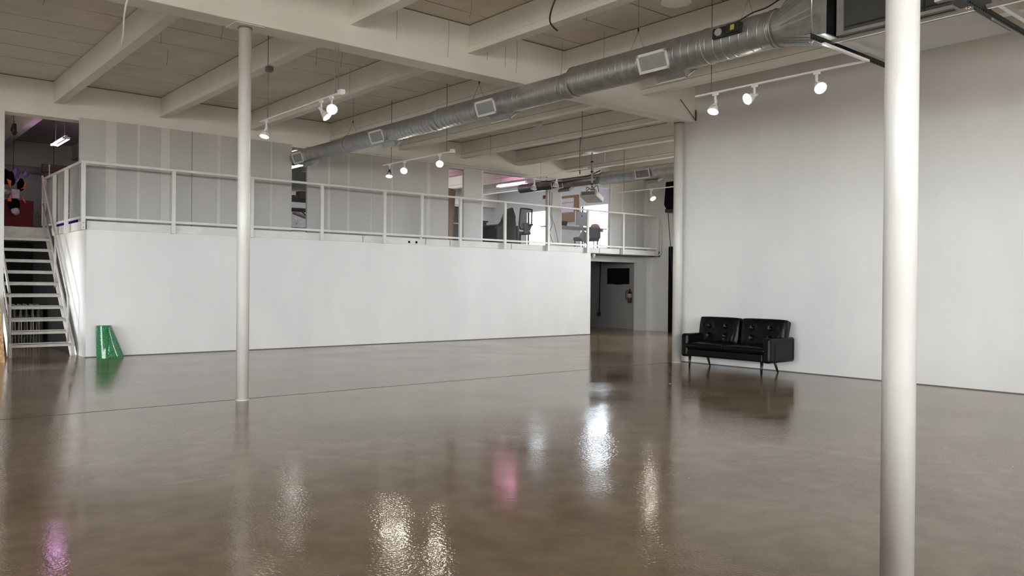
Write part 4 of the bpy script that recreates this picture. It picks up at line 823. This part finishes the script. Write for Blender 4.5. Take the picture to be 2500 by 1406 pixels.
# desk with computer
dk = thing('desk', 'pale standing desk carrying a silver computer by the window', 'desk', (18.3, 18.4, 2.41))
MB().box((17.0, 18.1, 3.18), (19.35, 18.75, 3.215)).build('desktop', M['desk'], dk)
for x, y in ((17.45, 18.3), (18.95, 18.3), (19.12, 18.3), (17.45, 18.6)): MB().tube([(x, y, 2.41), (x, y, 3.18)], 0.022, 8).build('leg', M['black'] if x < 18 else M['grey_plastic'], dk)
MB().box((17.1, 18.12, 3.10), (19.2, 18.16, 3.18)).build('apron', M['desk'], dk)
im = thing('desktop_computer', 'silver all-in-one computer seen from behind on the pale desk', 'computer', (18.35, 18.3, 3.215))
MB().obox((18.36, 18.30, 3.50), ((1, 0.05, 0), (-0.05, 1, 0), (0, 0, 1)), (0.54, 0.03, 0.44)).build('screen_back', M['alu'], im, bevel=0.008)
MB().lathe([(0.022, 0), (0.022, 0.002)], (18.39, 18.284, 3.58), (0, -1, 0), 16).build('badge', M['black'], im)
MB().box((18.30, 18.30, 3.22), (18.46, 18.34, 3.32)).box((18.28, 18.24, 3.216), (18.48, 18.42, 3.225)).build('stand', M['alu'], im)
im2 = MB().obox((18.68, 18.45, 3.48), ((1, -0.4, 0), (0.4, 1, 0), (0, 0, 1)), (0.30, 0.03, 0.40)); o2 = im2.build('monitor', M['alu'], label='second pale monitor right behind the silver computer', cat='monitor', bevel=0.006)
MB().obox((17.62, 18.35, 3.30), ((1, 0, 0), (0, 1, 0.3), (0, -0.3, 1)), (0.34, 0.02, 0.17)).build('laptop', M['charcoal'], label='dark open laptop at the left of the pale desk', cat='laptop', bevel=0.005)
MB().lathe([(0.16, 0), (0.17, 0.06), (0.13, 0.14), (0.05, 0.17)], (19.12, 18.4, 3.215), n=16).build('handbag', M['tan'], label='tan bag slumped at the right end of the pale desk', cat='bag')
ch = thing('upholstered_chair', 'grey upholstered chair with draped cloth under the pale desk', 'chair', (17.9, 17.7, 2.41))
MB().box((17.75, 17.55, 2.75), (18.45, 18.05, 2.87)).build('seat', M['greycloth'], ch, bevel=0.04, seg=3)
MB().obox((18.15, 17.55, 3.0), ((1, 0, 0), (0, 1, 0), (0, 0, 1)), (0.62, 0.10, 0.36)).build('backrest', M['greycloth'], ch, bevel=0.05, seg=3)
MB().obox((17.72, 17.5, 2.85), ((0.8, 0, -0.5), (0, 1, 0), (0.5, 0, 0.8)), (0.40, 0.03, 0.30)).build('draped_cloth', M['grey_plastic'], ch, bevel=0.02)
for x in (17.8, 18.4):
    for y in (17.6, 18.0): MB().tube([(x, y, 2.41), (x, y, 2.76)], 0.018, 8).build('leg', M['black'], ch)
cb = thing('pinboard', 'brown framed pinboard covered with pale papers beside the window', 'pinboard', (19.47, 20.0, 3.5))
MB().box((19.43, 19.52, 3.55), (19.47, 20.75, 4.45)).build('board', M['cork'], cb)
MB().box((19.42, 19.72, 3.85), (19.43, 20.7, 4.36)).build('papers', M['paper'], cb)
for z in (4.02, 4.20, 3.86): MB().box((19.415, 19.74, z), (19.42, 20.7, z+0.012)).build('paper_line', M['ink'], cb)
MB().box((19.415, 19.78, 4.30), (19.42, 20.05, 4.345)).build('heading', M['grille'], cb)
MB().box((19.46, 21.2, 4.44), (19.478, 21.32, 4.56)).build('poster', M['darkred'], label='small dark red poster high on the office wall', cat='poster')
# pink fluorescent fixtures
def tube_fixture(x, y0, y1, z, mt, label, power, col):
    t = thing('fluorescent_lamp', label, 'fluorescent lamp', (x, (y0+y1)/2, z))
    MB().box((x-0.022, y0, z+0.02), (x+0.022, y1, z+0.06)).build('housing', M['grille'], t)
    for dx in (-0.055, 0.055): MB().tube([(x+dx, y0+0.03, z), (x+dx, y1-0.03, z)], 0.018, 10).build('tube', mt, t)
    MB().box((x-0.07, y0, z-0.012), (x+0.07, y0+0.03, z+0.03)).box((x-0.07, y1-0.03, z-0.012), (x+0.07, y1, z+0.03)).build('end_holder', M['grille'], t)
    for y in (y0+0.15, y1-0.15): MB().tube([(x, y, z+0.07), (x, y, 4.93)], 0.004, 5).build('hanger', M['rod'], t)
tube_fixture(15.45, 17.6, 18.95, 4.32, M['pink_tube'], 'pink glowing fluorescent lamp over the office chairs', 22, (1.0, 0.35, 0.62))
tube_fixture(13.2, 19.4, 20.6, 4.32, M['pink_tube'], 'pink fluorescent lamp glowing through the narrow gap between panels', 22, (1.0, 0.35, 0.62))
tube_fixture(3.66, 18.2, 19.35, 4.22, M['purple_tube'], 'violet fluorescent lamp glowing in the dark room above the stairs', 4, (0.85, 0.3, 0.85))
tube_fixture(8.75, 18.2, 19.4, 4.22, M['white_tube'], 'white fluorescent lamp seen through the gap below the duct end', 45, (1, 0.97, 0.92))
tube_fixture(14.4, 20.9, 22.3, 4.40, M['white_tube'], 'added unseen fluorescent lamp at the rear of the office nearer the windows', 10, (1, 1, 1))  # added out of view to brighten the office wall
tube_fixture(12.2, 20.9, 22.3, 4.40, M['white_tube'], 'added unseen fluorescent lamp at the rear of the office nearer the shelves', 10, (1, 1, 1))  # second hidden lamp, also added to lift the office light
# things in the gaps
wb = MB().prism([(12.05, 17.0, 2.41), (12.36, 17.0, 2.41), (12.50, 17.06, 3.84), (12.10, 17.06, 3.86)], (0, 0.03, 0)); wb.build('plywood_sheet', M['wood'], label='brown plywood sheet standing on end in the narrow gap', cat='plywood')
bk = thing('black_cabinet', 'narrow black cabinet with a white emblem behind the plywood sheet', 'cabinet', (12.75, 17.6, 2.41))
MB().box((12.60, 17.5, 2.41), (12.98, 17.8, 3.45)).build('body', M['black_plastic'], bk, bevel=0.01)
MB().lathe([(0.035, 0), (0.035, 0.004)], (12.74, 17.5, 3.37), (0, -1, 0), 16).build('emblem', M['grille'], bk)
MB().box((12.60, 17.49, 2.98), (12.98, 17.5, 3.01)).build('shelf_edge', M['grey_plastic'], bk)
sh = thing('shelving_unit', 'dark shelving unit with clutter seen through the gap below the duct end', 'shelf', (8.45, 17.7, 2.41))
for z in (3.30, 3.07, 2.62): MB().box((7.9, 17.45, z-0.02), (9.2, 18.0, z+0.02)).build('shelf_board', M['darkwood'], sh)
for x in (7.92, 8.52, 9.15): MB().box((x, 17.45, 2.41), (x+0.04, 17.50, 3.30)).build('upright', M['charcoal'], sh)
MB().cbox((8.50, 17.7, 3.41), (0.20, 0.2, 0.18)).build('box', M['brown'], label='brown cardboard box on top of the dark shelving unit', cat='box')
MB().lathe([(0.14, 0), (0.12, 0.06), (0.03, 0.10)], (8.22, 17.65, 3.32), n=20).build('hat', M['charcoal'], label='dark hat beside the brown box on the shelving unit', cat='hat')
bi = thing('bicycle_wheel', 'dark bicycle wheel leaning under the shelf in the gap', 'wheel', (8.28, 17.38, 2.72))
MB().tube([(8.22+0.30*math.cos(2*PI*k/32), 17.36, 2.72+0.30*math.sin(2*PI*k/32)) for k in range(32)], 0.014, 6, closed=True).build('tyre', M['black'], bi)
for k in range(9): MB().tube([(8.22, 17.36, 2.72), (8.22+0.29*math.cos(k*0.7), 17.36, 2.72+0.29*math.sin(k*0.7))], 0.003, 4).build('spoke', M['alu'], bi)
MB().obox((8.45, 17.6, 2.93), ((1, 0, -0.3), (0, 1, 0), (0.3, 0, 1)), (0.40, 0.2, 0.05)).build('plastic_bag', M['grille'], label='white plastic bundle on the middle of the dark shelf', cat='bag', bevel=0.02)
MB().box((7.6, 21.0, 3.95), (10.6, 21.3, 4.45)).tube([(8.2, 21.1, 4.4), (8.2, 21.1, 4.935)], 0.01, 5).tube([(10.1, 21.1, 4.4), (10.1, 21.1, 4.935)], 0.01, 5).build('grey_bulkhead', M['galv_dark'], label='grey bulkhead box beyond the gap below the duct end', cat='bulkhead')
# ================================================================== DARK ROOM above the stairs
hp = thing('hanging_figure_costume', 'black and pale costume bundle with orange straps hanging in the dark room', 'costume', (3.2, 20.4, 3.0))
def blob(c, d, sc_=1.0, seed=0):
    rnd = random.Random(seed); ph = [rnd.random()*6 for _ in range(6)]; mb = MB(); cx, cy, cz = c; dx, dy, dz = d
    def f(u, v):
        th = 2*PI*u; p = PI*v; k = 1+0.18*math.sin(3*th+ph[0])*math.sin(2*p+ph[1])+0.12*math.sin(5*th+ph[2]+3*p)
        return (cx+dx*k*math.sin(p)*math.cos(th), cy+dy*k*math.sin(p)*math.sin(th), cz+dz*k*math.cos(p))
    return mb.grid(f, 24, 14)
KX = lambda x: 3.13+(x-3.13)*0.62
KZ = lambda z: 2.87+(z-2.86)*0.73
blob((KX(3.12), 20.4, KZ(3.98)), (0.07, 0.06, 0.13), seed=1).build('mask', M['purple'], hp)
blob((KX(3.42), 20.4, KZ(3.97)), (0.06, 0.03, 0.06), seed=2).build('foil_bow', M['purple'], hp)
blob((KX(2.98), 20.4, KZ(3.80)), (0.07, 0.06, 0.14), seed=3).build('dark_cloth', M['black_matte'], hp)
blob((KX(3.28), 20.4, KZ(3.64)), (0.07, 0.06, 0.12), seed=4).build('dark_cloth', M['black_matte'], hp)
MB().box((KX(3.00), 20.35, KZ(3.22)), (KX(3.24), 20.42, KZ(3.50))).build('bib', M['pinkwhite'], hp, bevel=0.015)
for q, (a, b, c_) in enumerate((((2.84, 3.78), (2.98, 3.74), (2.96, 3.50)), ((3.44, 3.76), (3.40, 3.56), (3.26, 3.50)), ((2.86, 3.14), (2.98, 3.12), (2.99, 3.36)), ((3.44, 3.10), (3.38, 3.12), (3.22, 3.42)))):
    MB().prism([(KX(a[0]), 20.34, KZ(a[1])), (KX(b[0]), 20.34, KZ(b[1])), (KX(c_[0]), 20.34, KZ(c_[1]))], (0, 0.03, 0)).build('orange_strap', M['orange'], hp)
blob((KX(3.08), 20.4, KZ(3.05)), (0.10, 0.06, 0.13), seed=5).build('dark_cloth', M['black_matte'], hp)
blob((KX(3.12), 20.36, KZ(2.84)), (0.08, 0.05, 0.07), seed=6).build('pale_cloth', M['pinkwhite'], hp)
MB().tube([(3.08, 20.4, 4.93), (3.08, 20.4, 3.75)], 0.005, 5).build('cord', M['black'], hp)
blob((3.06, 20.15, 4.60), (0.07, 0.06, 0.11), seed=8).build('pulley', M['black_plastic'], label='dark pulley hanging near the ceiling of the dark room', cat='pulley')
blob((2.95, 20.6, 3.62), (0.12, 0.1, 0.14), seed=9).build('black_bundle', M['black_matte'], label='round black bundle at the left edge of the dark room', cat='bundle')
blob((2.95, 20.6, 3.30), (0.11, 0.1, 0.06), seed=10).build('pale_bundle', M['pinkwhite'], label='pale folded cloth below the round black bundle', cat='cloth')
MB().box((2.5, 20.9, 2.41), (3.55, 21.1, 3.15)).build('red_crate', M['darkred'], label='dark red crate on the landing of the dark room', cat='crate')
bn = blob((4.15, 20.0, 2.50), (0.38, 0.3, 0.20), seed=12); bn.build('blue_sack', M['blue'], label='blue plastic sack on the mezzanine floor beside the dark landing', cat='sack')
tg = MB(); rnd = random.Random(3)
for k in range(26):
    p = Vector((3.95+rnd.uniform(-0.35, 0.3), 20.1+rnd.uniform(-0.1, 0.1), 2.68+rnd.uniform(0, 0.12))); pts = [p]
    for j in range(4): p = p+Vector((rnd.uniform(-0.12, 0.12), rnd.uniform(-0.03, 0.03), rnd.uniform(-0.02, 0.09))); pts.append(p)
    tg.tube(spline(pts, 3), 0.006, 4)
tg.build('tangled_cord', M['brown'], label='tangled tan cord heaped on the blue sack', cat='cord')
gl_ = MB(); rnd = random.Random(5)
for k in range(90):
    t_ = k/90; gl_.cbox((4.05+0.38*t_+rnd.uniform(-0.07, 0.07), 20.2+rnd.uniform(-0.05, 0.05), 2.75+1.35*t_), (0.035, 0.02, 0.03))
gl_.build('leaf_garland', M['wood'], label='brown leafy garland climbing behind the short railing', cat='garland')
MB().tube([(2.9, 23.9, 4.2), (4.3, 23.9, 4.2)], 0.09, 10).build('round_pipe', M['pinkwhite'], label='thick horizontal pipe on the rear wall of the dark room', cat='pipe')
MB().box((3.85, 21.6, 3.92), (5.3, 21.75, 4.10)).tube([(4.1, 21.7, 4.05), (4.1, 21.7, 4.94)], 0.008, 5).tube([(5.1, 21.7, 4.05), (5.1, 21.7, 4.94)], 0.008, 5).build('long_light_box', M['brown'], label='long unlit fixture hanging in the dark room behind the railing', cat='lamp')
MB().tube([(3.40, 18.4, 3.47), (3.40, 18.4, 3.66)], 0.010, 8).lathe([(0.018, 0), (0.018, 0.02)], (3.40, 18.4, 3.66), n=10).build('rail_stub', M['rail'], label='short white rod standing on the short railing', cat='rod')
# small bits on the floor
for i, (x, y, a, s_) in enumerate(((1.95, 5.61, 0.0, 0.20), (8.96, 7.16, 0.4, 0.03), (4.65, 3.54, 0.2, 0.008), (6.91, 2.23, 1.0, 0.012))):
    if i == 0: continue
    MB().obox((x, y, 0.002), ((math.cos(a), math.sin(a), 0), (-math.sin(a), math.cos(a), 0), (0, 0, 1)), (s_, s_*0.5, 0.003)).build('paper_scrap', M['grille'], label=('', 'tiny pale scrap on the floor left of the sofa', 'tiny bright speck in the middle of the glossy floor', 'tiny pale scrap on the floor at the right edge')[i], cat='scrap')
